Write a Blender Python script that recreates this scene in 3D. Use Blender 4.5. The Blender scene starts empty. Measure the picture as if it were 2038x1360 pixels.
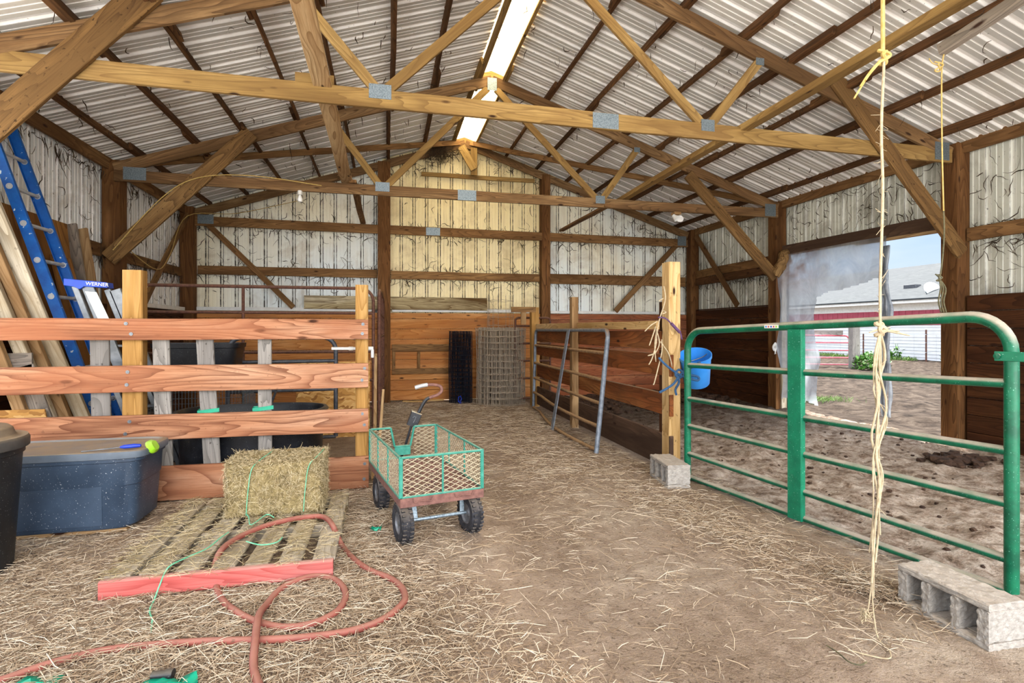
import bpy, math, random
import numpy as np
from mathutils import Vector, Matrix, noise
random.seed(7); rng = np.random.default_rng(7)
sc = bpy.context.scene
COL = sc.collection
V = Vector
# ------------------------------------------------------------------ camera
F_, CX, HY, CAMH = 1074.0, 1019.0, 657.0, 1.29
YAW = math.atan(250 / F_); SN, CS = math.sin(YAW), math.cos(YAW)
cam = bpy.data.objects.new('camera', bpy.data.cameras.new('camera')); COL.objects.link(cam)
cam.location = (0, 0, CAMH); cam.rotation_euler = (math.pi / 2, 0, -YAW)
cam.data.sensor_width = 36; cam.data.lens = F_ / 2038 * 36
cam.data.shift_y = (HY - 680) / 2038; cam.data.clip_start = .05; cam.data.clip_end = 400
sc.camera = cam
def at(px, py, X=None, Y=None, Z=None):
    """point of the place seen at a photo pixel on the plane X=, Y= or Z="""
    u = (px - CX) / F_; v = (HY - py) / F_
    r = (SN + u * CS, CS - u * SN, v)
    t = X / r[0] if X is not None else Y / r[1] if Y is not None else (Z - CAMH) / r[2]
    return V((r[0] * t, r[1] * t, CAMH + r[2] * t))
# ------------------------------------------------------------------ materials
def lin(h):
    h = h.lstrip('#'); c = [int(h[i:i + 2], 16) / 255 for i in (0, 2, 4)]
    return tuple(x / 12.92 if x <= .04045 else ((x + .055) / 1.055) ** 2.4 for x in c) + (1,)
class N:
    def __init__(s, name):
        s.m = bpy.data.materials.new(name); s.m.use_nodes = True
        s.t = s.m.node_tree; s.n = s.t.nodes; s.l = s.t.links; s.n.clear()
        s.out = s.n.new('ShaderNodeOutputMaterial')
    def __call__(s, typ, ins=None, **kw):
        n = s.n.new('ShaderNode' + typ)
        for k, v in kw.items(): setattr(n, k, v)
        for k, v in (ins or {}).items():
            i = n.inputs[k]
            if isinstance(v, bpy.types.NodeSocket): s.l.new(v, i)
            else: i.default_value = v
        return n
    def attr(s, a, vec=True):
        n = s('Attribute', attribute_name=a); return n.outputs['Vector' if vec else 'Fac']
    def pos(s): return s('NewGeometry').outputs['Position']
    def map(s, v, sc=(1, 1, 1), loc=(0, 0, 0), rot=(0, 0, 0)):
        return s('Mapping', {'Vector': v, 'Scale': sc, 'Location': loc, 'Rotation': rot}).outputs[0]
    def noise(s, v, scale, det=4, rough=.55, dist=0):
        return s('TexNoise', {'Vector': v, 'Scale': scale, 'Detail': det, 'Roughness': rough, 'Distortion': dist}).outputs['Fac']
    def ramp(s, f, stops, interp='LINEAR'):
        r = s('ValToRGB', {'Fac': f}); e = r.color_ramp.elements; r.color_ramp.interpolation = interp
        while len(e) < len(stops): e.new(.5)
        for i, (p, c) in enumerate(stops):
            e[i].position = p
            e[i].color = lin(c) if isinstance(c, str) else (c, c, c, 1)
        return r.outputs['Color']
    def mix(s, f, a, b, mode='MIX'):
        n = s('Mix', data_type='RGBA', blend_type=mode)
        for i, v in ((0, f), (6, a), (7, b)):
            if isinstance(v, bpy.types.NodeSocket): s.l.new(v, n.inputs[i])
            else: n.inputs[i].default_value = lin(v) if isinstance(v, str) else v
        return n.outputs[2]
    def math(s, op, a, b=0.0, c=None):
        n = s('Math', operation=op, use_clamp=False)
        for i, v in ((0, a), (1, b)) + (((2, c),) if c is not None else ()):
            if isinstance(v, bpy.types.NodeSocket): s.l.new(v, n.inputs[i])
            else: n.inputs[i].default_value = v
        return n.outputs[0]
    def up(s):
        n = s('SeparateXYZ', {'Vector': s('NewGeometry').outputs['Normal']}); return n.outputs[2]
    def xyz(s, v):
        n = s('SeparateXYZ', {'Vector': v}); return n.outputs
    def bump(s, h, st=.3, d=.01):
        return s('Bump', {'Height': h, 'Strength': st, 'Distance': d}).outputs[0]
    def done(s, col, rough=.8, metal=0, nor=None, spec=.3):
        b = s('BsdfPrincipled', {'Roughness': rough, 'Metallic': metal})
        b.inputs['Specular IOR Level'].default_value = spec
        if isinstance(col, bpy.types.NodeSocket): s.l.new(col, b.inputs['Base Color'])
        else: b.inputs['Base Color'].default_value = lin(col)
        if nor: s.l.new(nor, b.inputs['Normal'])
        s.l.new(b.outputs[0], s.out.inputs[0]); return s.m
def wood(name, cd, cm, cl, knots=True, stain=None, sc=1.0, rough=.85, dust=None, spots=0.0):
    n = N(name); g = n.attr('gr')
    big = n.noise(n.map(g, (.5 * sc, 5 * sc, 5 * sc)), 1.0, 3, .5, .6)
    # growth rings cut by the board face: contour lines of a stretched noise field
    fld = n.noise(n.map(g, (.55 * sc, 4.5 * sc, 4.5 * sc)), 1.0, 2, .4, .3)
    ring = n.math('FRACT', n.math('MULTIPLY', fld, 17.0))
    fine = n.noise(n.map(g, (5 * sc, 150 * sc, 150 * sc)), 1.0, 3, .6)
    c = n.ramp(big, [(.25, cd), (.5, cm), (.78, cl)])
    c = n.mix(n.math('MULTIPLY', n.math('POWER', ring, 2.5), .8), c, cd)
    c = n.mix(n.math('MULTIPLY', n.ramp(fine, [(.42, 0.0), (.66, 1.0)]), .42), c, cd)
    if knots:
        vo = n('TexVoronoi', {'Vector': n.map(g, (2.6, 8, 8)), 'Scale': 1.0, 'Randomness': 1.0})
        kn = n.ramp(vo.outputs['Distance'], [(.07, 1.0), (.14, 0.0)])
        c = n.mix(kn, c, '2e1a10')
    if spots:
        sp = n.noise(n.map(g, (30, 40, 40)), 1.0, 2, .5)
        c = n.mix(n.math('MULTIPLY', n.ramp(sp, [(.66, 0.0), (.72, 1.0)]), spots), c, '20140c')
    if stain:
        st = n.noise(n.map(g, (1.1, 3, 3)), 1.0, 5, .65)
        c = n.mix(n.ramp(st, [(.45, 0.0), (.7, .8)]), c, stain)
    if dust:
        d = n.math('MULTIPLY', n.ramp(n.up(), [(.55, 0.0), (.9, 1.0)]), .75)
        c = n.mix(d, c, dust)
    return n.done(c, rough, nor=n.bump(n.math('ADD', n.math('MULTIPLY', ring, .4), fine), .25, .004), spec=.2)
def plain(name, c1, c2=None, scale=20, rough=.5, metal=0, dust=None, dustamt=.8, spec=.4, speck=None, bump=0, dlo=.25, dhi=.8, sps=130):
    n = N(name); p = n('TexCoord').outputs['Object']
    c = n.mix(n.ramp(n.noise(p, scale, 4, .6), [(.35, 0.0), (.68, 1.0)]), c1, c2 or c1)
    if speck:
        c = n.mix(n.ramp(n.noise(p, sps, 2, .5), [(.69, 0.0), (.72, 1.0)]), c, speck)
    if dust:
        a = n.math('MULTIPLY', n.ramp(n.up(), [(dlo, 0.0), (dhi, 1.0)]), dustamt)
        a = n.math('MULTIPLY', a, n.ramp(n.noise(p, 9, 4, .6), [(.3, .55), (.6, 1.0)]))
        c = n.mix(a, c, dust)
    return n.done(c, rough, metal, n.bump(n.noise(p, scale * 3, 3), bump, .004) if bump else None, spec)
M = {}
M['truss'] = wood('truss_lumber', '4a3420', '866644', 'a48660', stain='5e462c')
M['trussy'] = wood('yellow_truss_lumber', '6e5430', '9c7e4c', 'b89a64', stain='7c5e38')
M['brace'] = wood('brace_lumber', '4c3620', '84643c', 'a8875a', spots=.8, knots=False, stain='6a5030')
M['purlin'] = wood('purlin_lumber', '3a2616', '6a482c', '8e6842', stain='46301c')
M['post'] = wood('post_lumber', '442a16', '78522f', '987046', stain='523418')
M['girt'] = wood('girt_lumber', '543a22', '8e6a44', 'ae885a', stain='5c4024')
M['fence'] = wood('red_fence_board', '5e3220', 'b4805f', 'cca284', stain='9c6244', spots=.25)
M['fpost'] = wood('yellow_post', '86602e', 'b48a50', 'd0ae78')
M['palepost'] = wood('pale_post', 'a07c48', 'd0ae7a', 'e8d0a4', spots=.5)
M['picket'] = wood('grey_picket', '625e5a', '8a8580', 'a8a29a', spots=.6)
M['grey'] = wood('grey_plank', '56504a', '8c8074', 'aea294', spots=.4)
M['tan'] = wood('tan_plank', '7a5a38', 'b09068', 'cdb48c')
M['whitewood'] = wood('painted_plank', '8a7a62', 'c4b8a0', 'e2dac8', spots=.3, knots=False, stain='a08a68')
M['ply'] = wood('plywood', '5c3a1e', '9a6a38', 'b88848', sc=.5, stain='6a4424')
M['orange'] = wood('wainscot_board', 'a0602e', 'cc8e52', 'e2b078', stain='a46e44')
M['redbrown'] = wood('red_wainscot_board', '7a4026', 'b06c48', 'cc9068', stain='744a36')
M['darkboard'] = wood('dark_board', '2c170c', '52301a', '744a2a', stain='38200f')
M['muddy'] = wood('muddy_board', '3c2c22', '6a5242', '8c7460', stain='4a382c')
M['bayboard'] = wood('pen_board', '5a3018', '94562c', 'b47c48', stain='5c3a24', dust='a08c74')
M['slat'] = wood('pallet_slat', '7a7062', 'aca08e', 'c8beac', stain='9c8c6c')
M['pallred'] = wood('red_painted_board', '9a403c', 'c4605a', 'd4867e', knots=False, stain='9a6864', dust='b8988a')
M['galv'] = plain('galvanised_plate', '8c98a0', '5c6a74', 90, .45, .6)
M['greentube'] = plain('green_enamel', '06553c', '0e7452', 12, .35, 0, dust='b0a496', dustamt=1.0, speck='7ab8a0', dlo=.1, dhi=.5)
M['greenflat'] = plain('green_enamel_strap', '0c6e50', '168662', 10, .4, 0, speck='a8d4c4')
M['rusttube'] = plain('rusty_tube', '4a2c22', '6c4636', 30, .7, dust='8c7058', dustamt=.6)
M['greytube'] = plain('weathered_grey_tube', '6c7480', '8e98a4', 25, .55, .3, dust='8a6a48', dustamt=1.0)
M['browntube'] = plain('dirty_brown_tube', '7a5a40', 'a88864', 22, .7, .0, dust='a88a66', dlo=.0, dhi=.5)
M['darktube'] = plain('dark_grey_tube', '3c3e44', '5a5c62', 20, .5, .3)
M['redtube'] = plain('red_enamel', 'b04a58', 'c86470', 15, .5)
M['teal'] = plain('teal_paint', '2a8270', '469a88', 25, .5, dust='9ca08c', dustamt=.5, speck='7a5a4a')
M['rust'] = plain('rusty_angle_iron', '6c4a44', '8a6258', 30, .8)
M['wire'] = plain('rusty_mesh_wire', 'a89a80', 'd0c4a8', 60, .7)
M['rubber'] = plain('tyre_rubber', '1c1c20', '3a3a40', 20, .75, dust='8a7c6c', dustamt=.5, speck='9a8c78')
M['hub'] = plain('wheel_hub', '6a6c70', '8c8c90', 30, .4, .5)
M['blackplastic'] = plain('black_plastic', '16171b', '25272d', 8, .38, dust='6c6458', dustamt=.7, speck='70706c')
M['tote'] = plain('blue_grey_plastic', '2c3a4c', '3c4c60', 5, .42, speck='b8bcc0')
M['totelid'] = plain('dusty_tote_lid', '56606c', '6a7480', 5, .5, dust='8c7c66', dustamt=1.0)
M['can'] = plain('black_bin_plastic', '141518', '24262a', 6, .5, speck='8c8c88')
M['canlid'] = plain('dusty_bin_lid', '3c3a38', '565250', 6, .6, dust='94826a', dustamt=1.0)
M['lime'] = plain('lime_plastic', '8cc81e', 'a4dc38', 10, .4, dust='b0a890', dustamt=.3)
M['blueplastic'] = plain('blue_bucket_plastic', '2a82d8', '3c94e6', 6, .42, dust='6c8098', dustamt=.2)
M['bluefibre'] = plain('blue_fibreglass', '0c50a0', '1464b8', 12, .45, speck='c8d4dc', sps=24)
M['bluecap'] = plain('blue_cap_plastic', '1a40b0', '1f4cc0', 10, .4)
M['bluehandle'] = plain('blue_handle', '1c34a8', '2c4cc4', 10, .4)
M['alu'] = plain('aluminium', '64686c', '808488', 14, .4, .55)
M['rung'] = plain('rung_aluminium', 'a8acae', 'c4c6c8', 14, .5, .15)
M['peel'] = wood('peeling_whitewash', '5a4020', 'c8b890', 'e0d6bc', knots=False, stain='4a3418')
M['white'] = plain('white_paint', 'dcdcd8', 'ececea', 10, .6)
M['silver'] = plain('silver_tape', 'c8ccd2', 'e4e6ea', 30, .35, .6)
M['hose'] = plain('red_rubber_hose', '86443a', '9c564a', 14, .65, dust='a07868', dustamt=.6)
M['twine'] = plain('sisal_twine', 'a8967a', 'c8b898', 40, .9)
M['twinedark'] = plain('dark_twine', '4c4a38', '6c6448', 40, .9)
M['twineyellow'] = plain('yellow_twine', 'b09450', 'ccb070', 40, .8)
M['bluerope'] = plain('blue_webbing', '28486c', '3a6088', 60, .85)
M['purple'] = plain('purple_rope', '4c3454', '6c4c74', 60, .85)
M['greentwine'] = plain('green_twine', '5cb088', '84ccaa', 40, .8)
M['greenplastic'] = plain('green_plastic_scrap', '0f8a6c', '1fa884', 10, .35)
M['concrete'] = plain('concrete_block', '98928a', 'b4aea6', 40, .95, bump=.8, dust='b0a090', dustamt=.6, speck='8a847c')
M['wirefence'] = plain('rusty_fence_wire', '948676', 'b4a694', 30, .7)
M['blackwire'] = plain('black_coated_wire', '0c0e16', '1c2030', 30, .6)
M['bulbglass'] = plain('white_bulb_glass', 'eef0f0', 'f4f4f4', 10, .2)
M['leaf'] = plain('leaf_green', '3a6a1e', '5e8c36', 8, .6)
M['grass'] = plain('grass_green', '4e6c2c', '6c8a44', 8, .7)
M['cobweb'] = plain('dusty_cobweb', '2c2218', '4c3c2a', 20, .95)
M['nest'] = plain('bird_nest_straw', '5c3a1c', '8c6a3c', 40, .95)
M['manure'] = plain('manure', '2a1a12', '4c3626', 18, .95, bump=.8)
M['sidingwhite'] = plain('white_siding', 'd2d2d4', 'dcdce0', 3, .7)
M['sidingred'] = plain('red_siding', '9c4050', 'a84c5c', 5, .7)
# roof shingles
n = N('grey_shingles'); p = n.pos()
s1 = n.noise(n.map(p, (1, 1.2, 14)), 2.2, 5, .7); s2 = n.noise(n.map(p, (.4, .4, .4)), 1.0, 3)
M['shingle'] = n.done(n.mix(n.ramp(s2, [(.35, 0.0), (.65, .5)]), n.ramp(s1, [(.3, '24282c'), (.55, '383c3e'), (.75, '484c4c')]), '32363a'), .9)
# corrugated sheets
def sheet(name, base, base2, dirt, dirtamt, streak=(8, 8, .7), speck=.8, ribcol=None, folddark=1.0, flo=.55, fhi=.85, skyglow=None):
    n = N(name); p = n.pos(); g = n.attr('gr'); gz = n.xyz(g)[2]
    c = n.mix(n.ramp(n.noise(p, .55, 3, .5), [(.35, 0.0), (.65, 1.0)]), base, base2)
    if ribcol: c = n.mix(n.ramp(gz, [(.05, 0.0), (.18, 1.0)]), c, ribcol)
    if skyglow:      # warm skylight glow put into the sheet colour of the middle bay
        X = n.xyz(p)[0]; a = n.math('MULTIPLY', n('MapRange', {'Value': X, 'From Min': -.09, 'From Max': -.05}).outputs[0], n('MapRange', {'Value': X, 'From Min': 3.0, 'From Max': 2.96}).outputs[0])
        c = n.mix(n.math('MULTIPLY', a, .85), c, skyglow)
    big = n.noise(p, 1.6, 6, .68, .4)
    c = n.mix(n.math('MULTIPLY', n.ramp(big, [(.5, 0.0), (.75, 1.0)]), dirtamt), c, dirt)
    st = n.noise(n.map(p, streak), 1.0, 5, .65)
    c = n.mix(n.math('MULTIPLY', n.ramp(st, [(.54, 0.0), (.74, 1.0)]), dirtamt * .7), c, dirt)
    # grime sits in the folds of the ribs
    fold = n.math('MULTIPLY', n.ramp(gz, [(flo, 0.0), (fhi, 1.0)]), n.ramp(n.noise(p, 6, 5, .7), [(.34, .15), (.56, 1.0)]))
    c = n.mix(n.math('MULTIPLY', fold, folddark), c, '2c2418')
    sp = n.noise(p, 34, 3, .6)
    c = n.mix(n.math('MULTIPLY', n.ramp(sp, [(.68, 0.0), (.72, 1.0)]), speck), c, '20180e')
    return n.done(c, .5, .0, spec=.45)
M['wallsheet'] = sheet('white_wall_sheet', 'eef4f8', 'f0ece2', '8a7452', .55, ribcol='ffffff')
M['backsheet'] = sheet('back_wall_sheet', 'ecf4f6', 'f6efd6', '94743c', .55, flo=.3, fhi=.6, skyglow='f6e4ac')
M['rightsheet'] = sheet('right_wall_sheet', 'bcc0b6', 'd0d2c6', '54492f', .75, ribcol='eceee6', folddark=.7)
M['roofsheet'] = sheet('roof_sheet', 'c8c8c6', 'd4d2cc', 'a09484', .3, (.7, 7, 7), .6, ribcol='ffffff', folddark=.12)
n = N('skylight_panel')
c = n.ramp(n.noise(n.pos(), 30, 3, .6), [(.64, 'ffe6b0'), (.70, 'a88a5a')])
d = n('BsdfTranslucent', {'Color': c}); tr = n('BsdfTransparent', {'Color': (.95, .93, .88, 1)})
mx = n('MixShader', {0: .08, 1: d.outputs[0], 2: tr.outputs[0]}); n.l.new(mx.outputs[0], n.out.inputs[0]); M['skylight'] = n.m
# clear plastic sheeting
n = N('plastic_sheeting'); g = n.attr('gr'); x = n.xyz(g)
wr = n.noise(n.map(g, (5, 2, 1), rot=(0, 0, .7)), 1.0, 5, .6, .8)
stn = n.math('MULTIPLY', n.ramp(n.noise(g, 2.2, 4, .6), [(.36, 0.0), (.55, 1.0)]), n.ramp(x[1], [(.1, 1.0), (.55, 0.0)]))
stn = n.math('MULTIPLY', stn, n.ramp(x[0], [(.3, 1.0), (.55, 0.0)]))
c = n.mix(stn, n.ramp(wr, [(.3, '868c94'), (.6, 'b4bac0')]), '6e4428')
df = n('BsdfDiffuse', {'Color': c}); tl = n('BsdfTranslucent', {'Color': c}); gl = n('BsdfGlossy', {'Roughness': .25, 'Color': (.9, .9, .9, 1)})
a = n('MixShader', {0: .65, 1: df.outputs[0], 2: tl.outputs[0]}); b = n('MixShader', {0: .08, 1: a.outputs[0], 2: gl.outputs[0]})
tp = n('BsdfTransparent', {'Color': (.95, .96, .97, 1)})
mx = n('MixShader', {0: n.math('ADD', n.math('MULTIPLY', n.ramp(wr, [(.3, .0), (.7, 1.0)]), .25), n.math('ADD', n.math('MULTIPLY', stn, .3), .66)), 1: tp.outputs[0], 2: b.outputs[0]})
n.l.new(mx.outputs[0], n.out.inputs[0]); M['plastic'] = n.m
# earth floor
n = N('dirt_floor'); p = n.pos(); X = n.xyz(p)
b1 = n.noise(p, .9, 5, .6); b2 = n.noise(p, 9, 6, .65, .3); b3 = n.noise(p, 70, 4, .7)
c = n.ramp(b1, [(.3, '907c6a'), (.5, 'aa9684'), (.7, 'c0b09e')])
c = n.mix(n.math('MULTIPLY', n.ramp(b2, [(.4, 0.0), (.66, 1.0)]), .5), c, '6e5848')
c = n.mix(n.math('MULTIPLY', n.ramp(b3, [(.5, 0.0), (.68, 1.0)]), .45), c, 'b8a284')
c = n.mix(n.math('MULTIPLY', n.ramp(n.noise(p, 45, 2, .5), [(.62, 0.0), (.68, 1.0)]), .5), c, '3c2c1e')
m1 = n.ramp(n.noise(p, 8.5, 7, .72, .4), [(.32, '5a4a3c'), (.43, '947f6e'), (.54, 'bcab9b'), (.7, 'd6c9bc')])
m1 = n.mix(n.math('MULTIPLY', n.ramp(n.noise(p, 60, 3, .6), [(.5, 0.0), (.66, 1.0)]), .4), m1, '4a3a2e')
# ground inside the pen beyond the gate is trampled, paler towards the doorway, dark manure along its back
far = n('MapRange', {'Value': n.math('ADD', X[1], n.math('MULTIPLY', b1, 2.0)), 'From Min': 6.0, 'From Max': 8.2}).outputs[0]
m1 = n.mix(n.math('MULTIPLY', far, .8), m1, '2e2018')
mask = n('MapRange', {'Value': n.math('ADD', X[0], n.math('MULTIPLY', b2, .35)), 'From Min': 2.7, 'From Max': 2.95}).outputs[0]
c = n.mix(mask, c, m1)
M['dirt'] = n.done(c, .95, nor=n.bump(n.math('ADD', b2, n.math('MULTIPLY', b3, .5)), 1.0, .035), spec=.1)
n = N('trampled_yard'); p = n.pos()
c = n.ramp(n.noise(p, 4.5, 6, .68, .5), [(.34, '1c1611'), (.48, '352c25'), (.6, '463d35'), (.75, '544a42')])
M['yard'] = n.done(c, .95, nor=n.bump(n.noise(p, 9, 5, .7), 1, .05), spec=.1)
# straw by tint
def strawmat(name, stops):
    n = N(name); return n.done(n.ramp(n.attr('tint', False), stops), .75, spec=.25)
M['straw'] = strawmat('loose_straw', [(0, '6e5a48'), (.35, 'a28a70'), (.65, 'cab498'), (1, 'ecdfca')])
M['hay'] = strawmat('hay_stems', [(0, '685a3c'), (.3, '9c8a62'), (.6, 'c4b088'), (1, 'e4d6b4')])
n = N('hay_core'); p = n.pos()
c = n.ramp(n.noise(p, 40, 6, .7, .6), [(.3, '5c4e34'), (.5, '96855c'), (.7, 'beac84')])
M['haycore'] = n.done(c, .95, nor=n.bump(n.noise(p, 90, 4, .7), 1, .01), spec=.1)
n = N('strand_board'); p = n('TexCoord').outputs['Object']
vo = n('TexVoronoi', {'Vector': n.map(n.mix(.12, p, n('TexNoise', {'Vector': p, 'Scale': 8.0}).outputs['Color']), (14, 14, 40)), 'Scale': 1.0})
M['osb'] = n.done(n.ramp(n.xyz(vo.outputs['Color'])[0], [(0, '8a5c2c'), (.5, 'b88848'), (1, 'd4ac70')]), .85)
# ------------------------------------------------------------------ mesh building
class MB:
    def __init__(s): s.v = []; s.f = []; s.g = []; s.t = []
    def add(s, vs, fs, gs=None, tint=None):
        o = len(s.v); s.v += [tuple(x) for x in vs]; s.g += [tuple(x) for x in (gs or vs)]
        s.f += [tuple(i + o for i in f) for f in fs]
        if tint is not None: s.t += [tint] * len(vs)
        return s
    def beam(s, p0, p1, w, h, up=(0, 0, 1), ch=.004, seg=1, warp=0, go=None):
        """board from p0 to p1: h along up, w across"""
        p0, p1, up = V(p0), V(p1), V(up); d = p1 - p0; L = d.length; d.normalize()
        if abs(d.dot(up)) > .98: up = V((1, 0, 0)) if abs(d.x) < .9 else V((0, 1, 0))
        a = d.cross(up).normalized(); b = a.cross(d).normalized()
        hw, hh = w / 2, h / 2; ch = min(ch, hw * .6, hh * .6)
        pr = [(-hw + ch, -hh), (hw - ch, -hh), (hw, -hh + ch), (hw, hh - ch), (hw - ch, hh), (-hw + ch, hh), (-hw, hh - ch), (-hw, -hh + ch)]
        go = go or (random.uniform(0, 40), random.uniform(0, 40), random.uniform(0, 40))
        vs, gs, fs = [], [], []
        for k in range(seg + 1):
            t = k / seg; c = p0.lerp(p1, t)
            if warp: c = c + a * warp * noise.noise(V((go[0], t * L * .9, 0))) + b * warp * noise.noise(V((go[1], t * L * .9, 5)))
            for (x, y) in pr: vs.append(c + a * x + b * y); gs.append((go[0] + t * L, go[1] + x, go[2] + y))
        for k in range(seg):
            for i in range(8):
                j = (i + 1) % 8; fs.append((k * 8 + i, k * 8 + j, k * 8 + 8 + j, k * 8 + 8 + i))
        fs.append(tuple(range(7, -1, -1))); fs.append(tuple(seg * 8 + i for i in range(8)))
        return s.add(vs, fs, gs)
    def box(s, lo, hi, ch=.003):
        lo, hi = V(lo), V(hi); d = hi - lo; c = (lo + hi) / 2
        ax = max(range(3), key=lambda i: d[i]); o = [i for i in range(3) if i != ax]
        up = V((0, 0, 0)); hi_ = o[1] if ax != 2 else o[0]; up[hi_] = 1
        wd = o[0] if hi_ == o[1] else o[1]
        e = V((0, 0, 0)); e[ax] = d[ax] / 2
        return s.beam(c - e, c + e, d[wd], d[hi_], up, ch)
    def tube(s, pts, r, n=8, closed=False, cap=True, tint=None):
        pts = [V(p) for p in pts]; m = len(pts); rs = r if isinstance(r, (list, tuple)) else [r] * m
        vs, fs, gs = [], [], []; prev = None; L = 0; go = random.uniform(0, 20)
        for i, p in enumerate(pts):
            a = pts[(i - 1) % m] if (i > 0 or closed) else p; b = pts[(i + 1) % m] if (i < m - 1 or closed) else p
            d = (b - a); d = d.normalized() if d.length > 1e-9 else V((0, 0, 1))
            if prev is None:
                u = V((0, 0, 1)) if abs(d.z) < .9 else V((1, 0, 0)); u = (u - d * u.dot(d)).normalized()
            else:
                u = prev - d * prev.dot(d); u = u.normalized() if u.length > 1e-6 else d.orthogonal().normalized()
            prev = u; w = d.cross(u)
            if i: L += (p - pts[i - 1]).length
            for k in range(n):
                t = 2 * math.pi * k / n; q = u * math.cos(t) * rs[i] + w * math.sin(t) * rs[i]
                vs.append(p + q); gs.append((L + go, q.x, q.y))
        for i in range(m if closed else m - 1):
            j = (i + 1) % m
            for k in range(n):
                l = (k + 1) % n; fs.append((i * n + k, i * n + l, j * n + l, j * n + k))
        if cap and not closed: fs.append(tuple(range(n - 1, -1, -1))); fs.append(tuple((m - 1) * n + k for k in range(n)))
        return s.add(vs, fs, gs, tint)
    def lathe(s, prof, n=32, c=(0, 0, 0), sx=1, sy=1, sup=2.0):
        vs, fs = [], []; c = V(c)
        def se(t):
            ct, st = math.cos(t), math.sin(t); e = 2 / sup
            return math.copysign(abs(ct) ** e, ct), math.copysign(abs(st) ** e, st)
        for (r, z) in prof:
            for k in range(n):
                x, y = se(2 * math.pi * k / n); vs.append(c + V((x * r * sx, y * r * sy, z)))
        for i in range(len(prof) - 1):
            for k in range(n):
                l = (k + 1) % n; fs.append((i * n + k, i * n + l, i * n + n + l, i * n + n + k))
        return s.add(vs, fs)
    def disc(s, r, z, n=32, c=(0, 0, 0), sx=1, sy=1, sup=2.0, flip=False):
        vs = []; e = 2 / sup
        for k in range(n):
            t = 2 * math.pi * k / n; ct, st = math.cos(t), math.sin(t)
            vs.append(V(c) + V((math.copysign(abs(ct) ** e, ct) * r * sx, math.copysign(abs(st) ** e, st) * r * sy, z)))
        return s.add(vs, [tuple(range(n - 1, -1, -1)) if flip else tuple(range(n))])
    def prism(s, poly, off):
        off = V(off); k = len(poly); vs = [V(p) for p in poly] + [V(p) + off for p in poly]
        return s.add(vs, [tuple(range(k - 1, -1, -1)), tuple(range(k, 2 * k))] + [(i, (i + 1) % k, k + (i + 1) % k, k + i) for i in range(k)])
    def xf(s, mat):
        s.v = [tuple(mat @ V(p)) for p in s.v]; return s
WL = {}
def link(o):
    COL.objects.link(o); return o
def build(name, mb, mat, parent=None, smooth=False, bevel=0, base=None):
    me = bpy.data.meshes.new(name); vv = np.array(mb.v, dtype=np.float32).reshape(-1, 3)
    if parent is not None: org = V(WL[parent.name])
    elif base is not None: org = V(base)
    else:
        lo, hi = vv.min(0), vv.max(0); org = V(((lo[0] + hi[0]) / 2, (lo[1] + hi[1]) / 2, lo[2]))
    vv = vv - np.array(org, dtype=np.float32)
    me.from_pydata([tuple(map(float, p)) for p in vv], [], mb.f)
    a = me.attributes.new('gr', 'FLOAT_VECTOR', 'POINT'); a.data.foreach_set('vector', np.array(mb.g, dtype=np.float32).ravel())
    if mb.t and len(mb.t) == len(mb.v):
        b = me.attributes.new('tint', 'FLOAT', 'POINT'); b.data.foreach_set('value', np.array(mb.t, dtype=np.float32))
    if smooth: me.polygons.foreach_set('use_smooth', [True] * len(me.polygons))
    me.materials.append(M[mat] if isinstance(mat, str) else mat)
    o = link(bpy.data.objects.new(name, me))
    if smooth and smooth != 'all':
        try: me.set_sharp_from_angle(angle=math.radians(40))
        except Exception: pass
    if parent is not None: o.parent = parent; WL[o.name] = WL[parent.name]
    else: o.location = org; WL[o.name] = tuple(org)
    if bevel:
        b = o.modifiers.new('bevel', 'BEVEL'); b.width = bevel; b.segments = 2; b.limit_method = 'ANGLE'
    return o
def tag(o, label, cat, group=None, kind=None):
    o['label'] = label
    if cat: o['category'] = cat
    if group: o['group'] = group
    if kind: o['kind'] = kind
    return o
def thing(name, loc, label, cat, group=None):
    o = link(bpy.data.objects.new(name, None)); o.empty_display_size = .1; o.location = loc; WL[o.name] = tuple(loc)
    return tag(o, label, cat, group)
def struct(name, mb, mat, parent=None, smooth=False):
    o = build(name, mb, mat, parent, smooth)
    if parent is None: o['kind'] = 'structure'
    return o
def fastmesh(name, v, f, mat, tint=None, parent=None, smooth=False):
    """numpy mesh of triangles or quads"""
    me = bpy.data.meshes.new(name); nv, nf, k = len(v), len(f), f.shape[1]
    if parent is not None: v = v - np.array(WL[parent.name])
    me.vertices.add(nv); me.vertices.foreach_set('co', v.astype(np.float32).ravel())
    me.loops.add(nf * k); me.loops.foreach_set('vertex_index', f.astype(np.int32).ravel())
    me.polygons.add(nf); me.polygons.foreach_set('loop_start', np.arange(0, nf * k, k, dtype=np.int32))
    me.polygons.foreach_set('loop_total', np.full(nf, k, dtype=np.int32))
    if smooth: me.polygons.foreach_set('use_smooth', np.ones(nf, dtype=bool))
    me.update(calc_edges=True)
    if tint is not None:
        b = me.attributes.new('tint', 'FLOAT', 'POINT'); b.data.foreach_set('value', tint.astype(np.float32))
    me.materials.append(M[mat]); o = link(bpy.data.objects.new(name, me))
    if parent is not None: o.parent = parent; WL[o.name] = WL[parent.name]
    else: WL[o.name] = (0, 0, 0)
    return o
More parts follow.
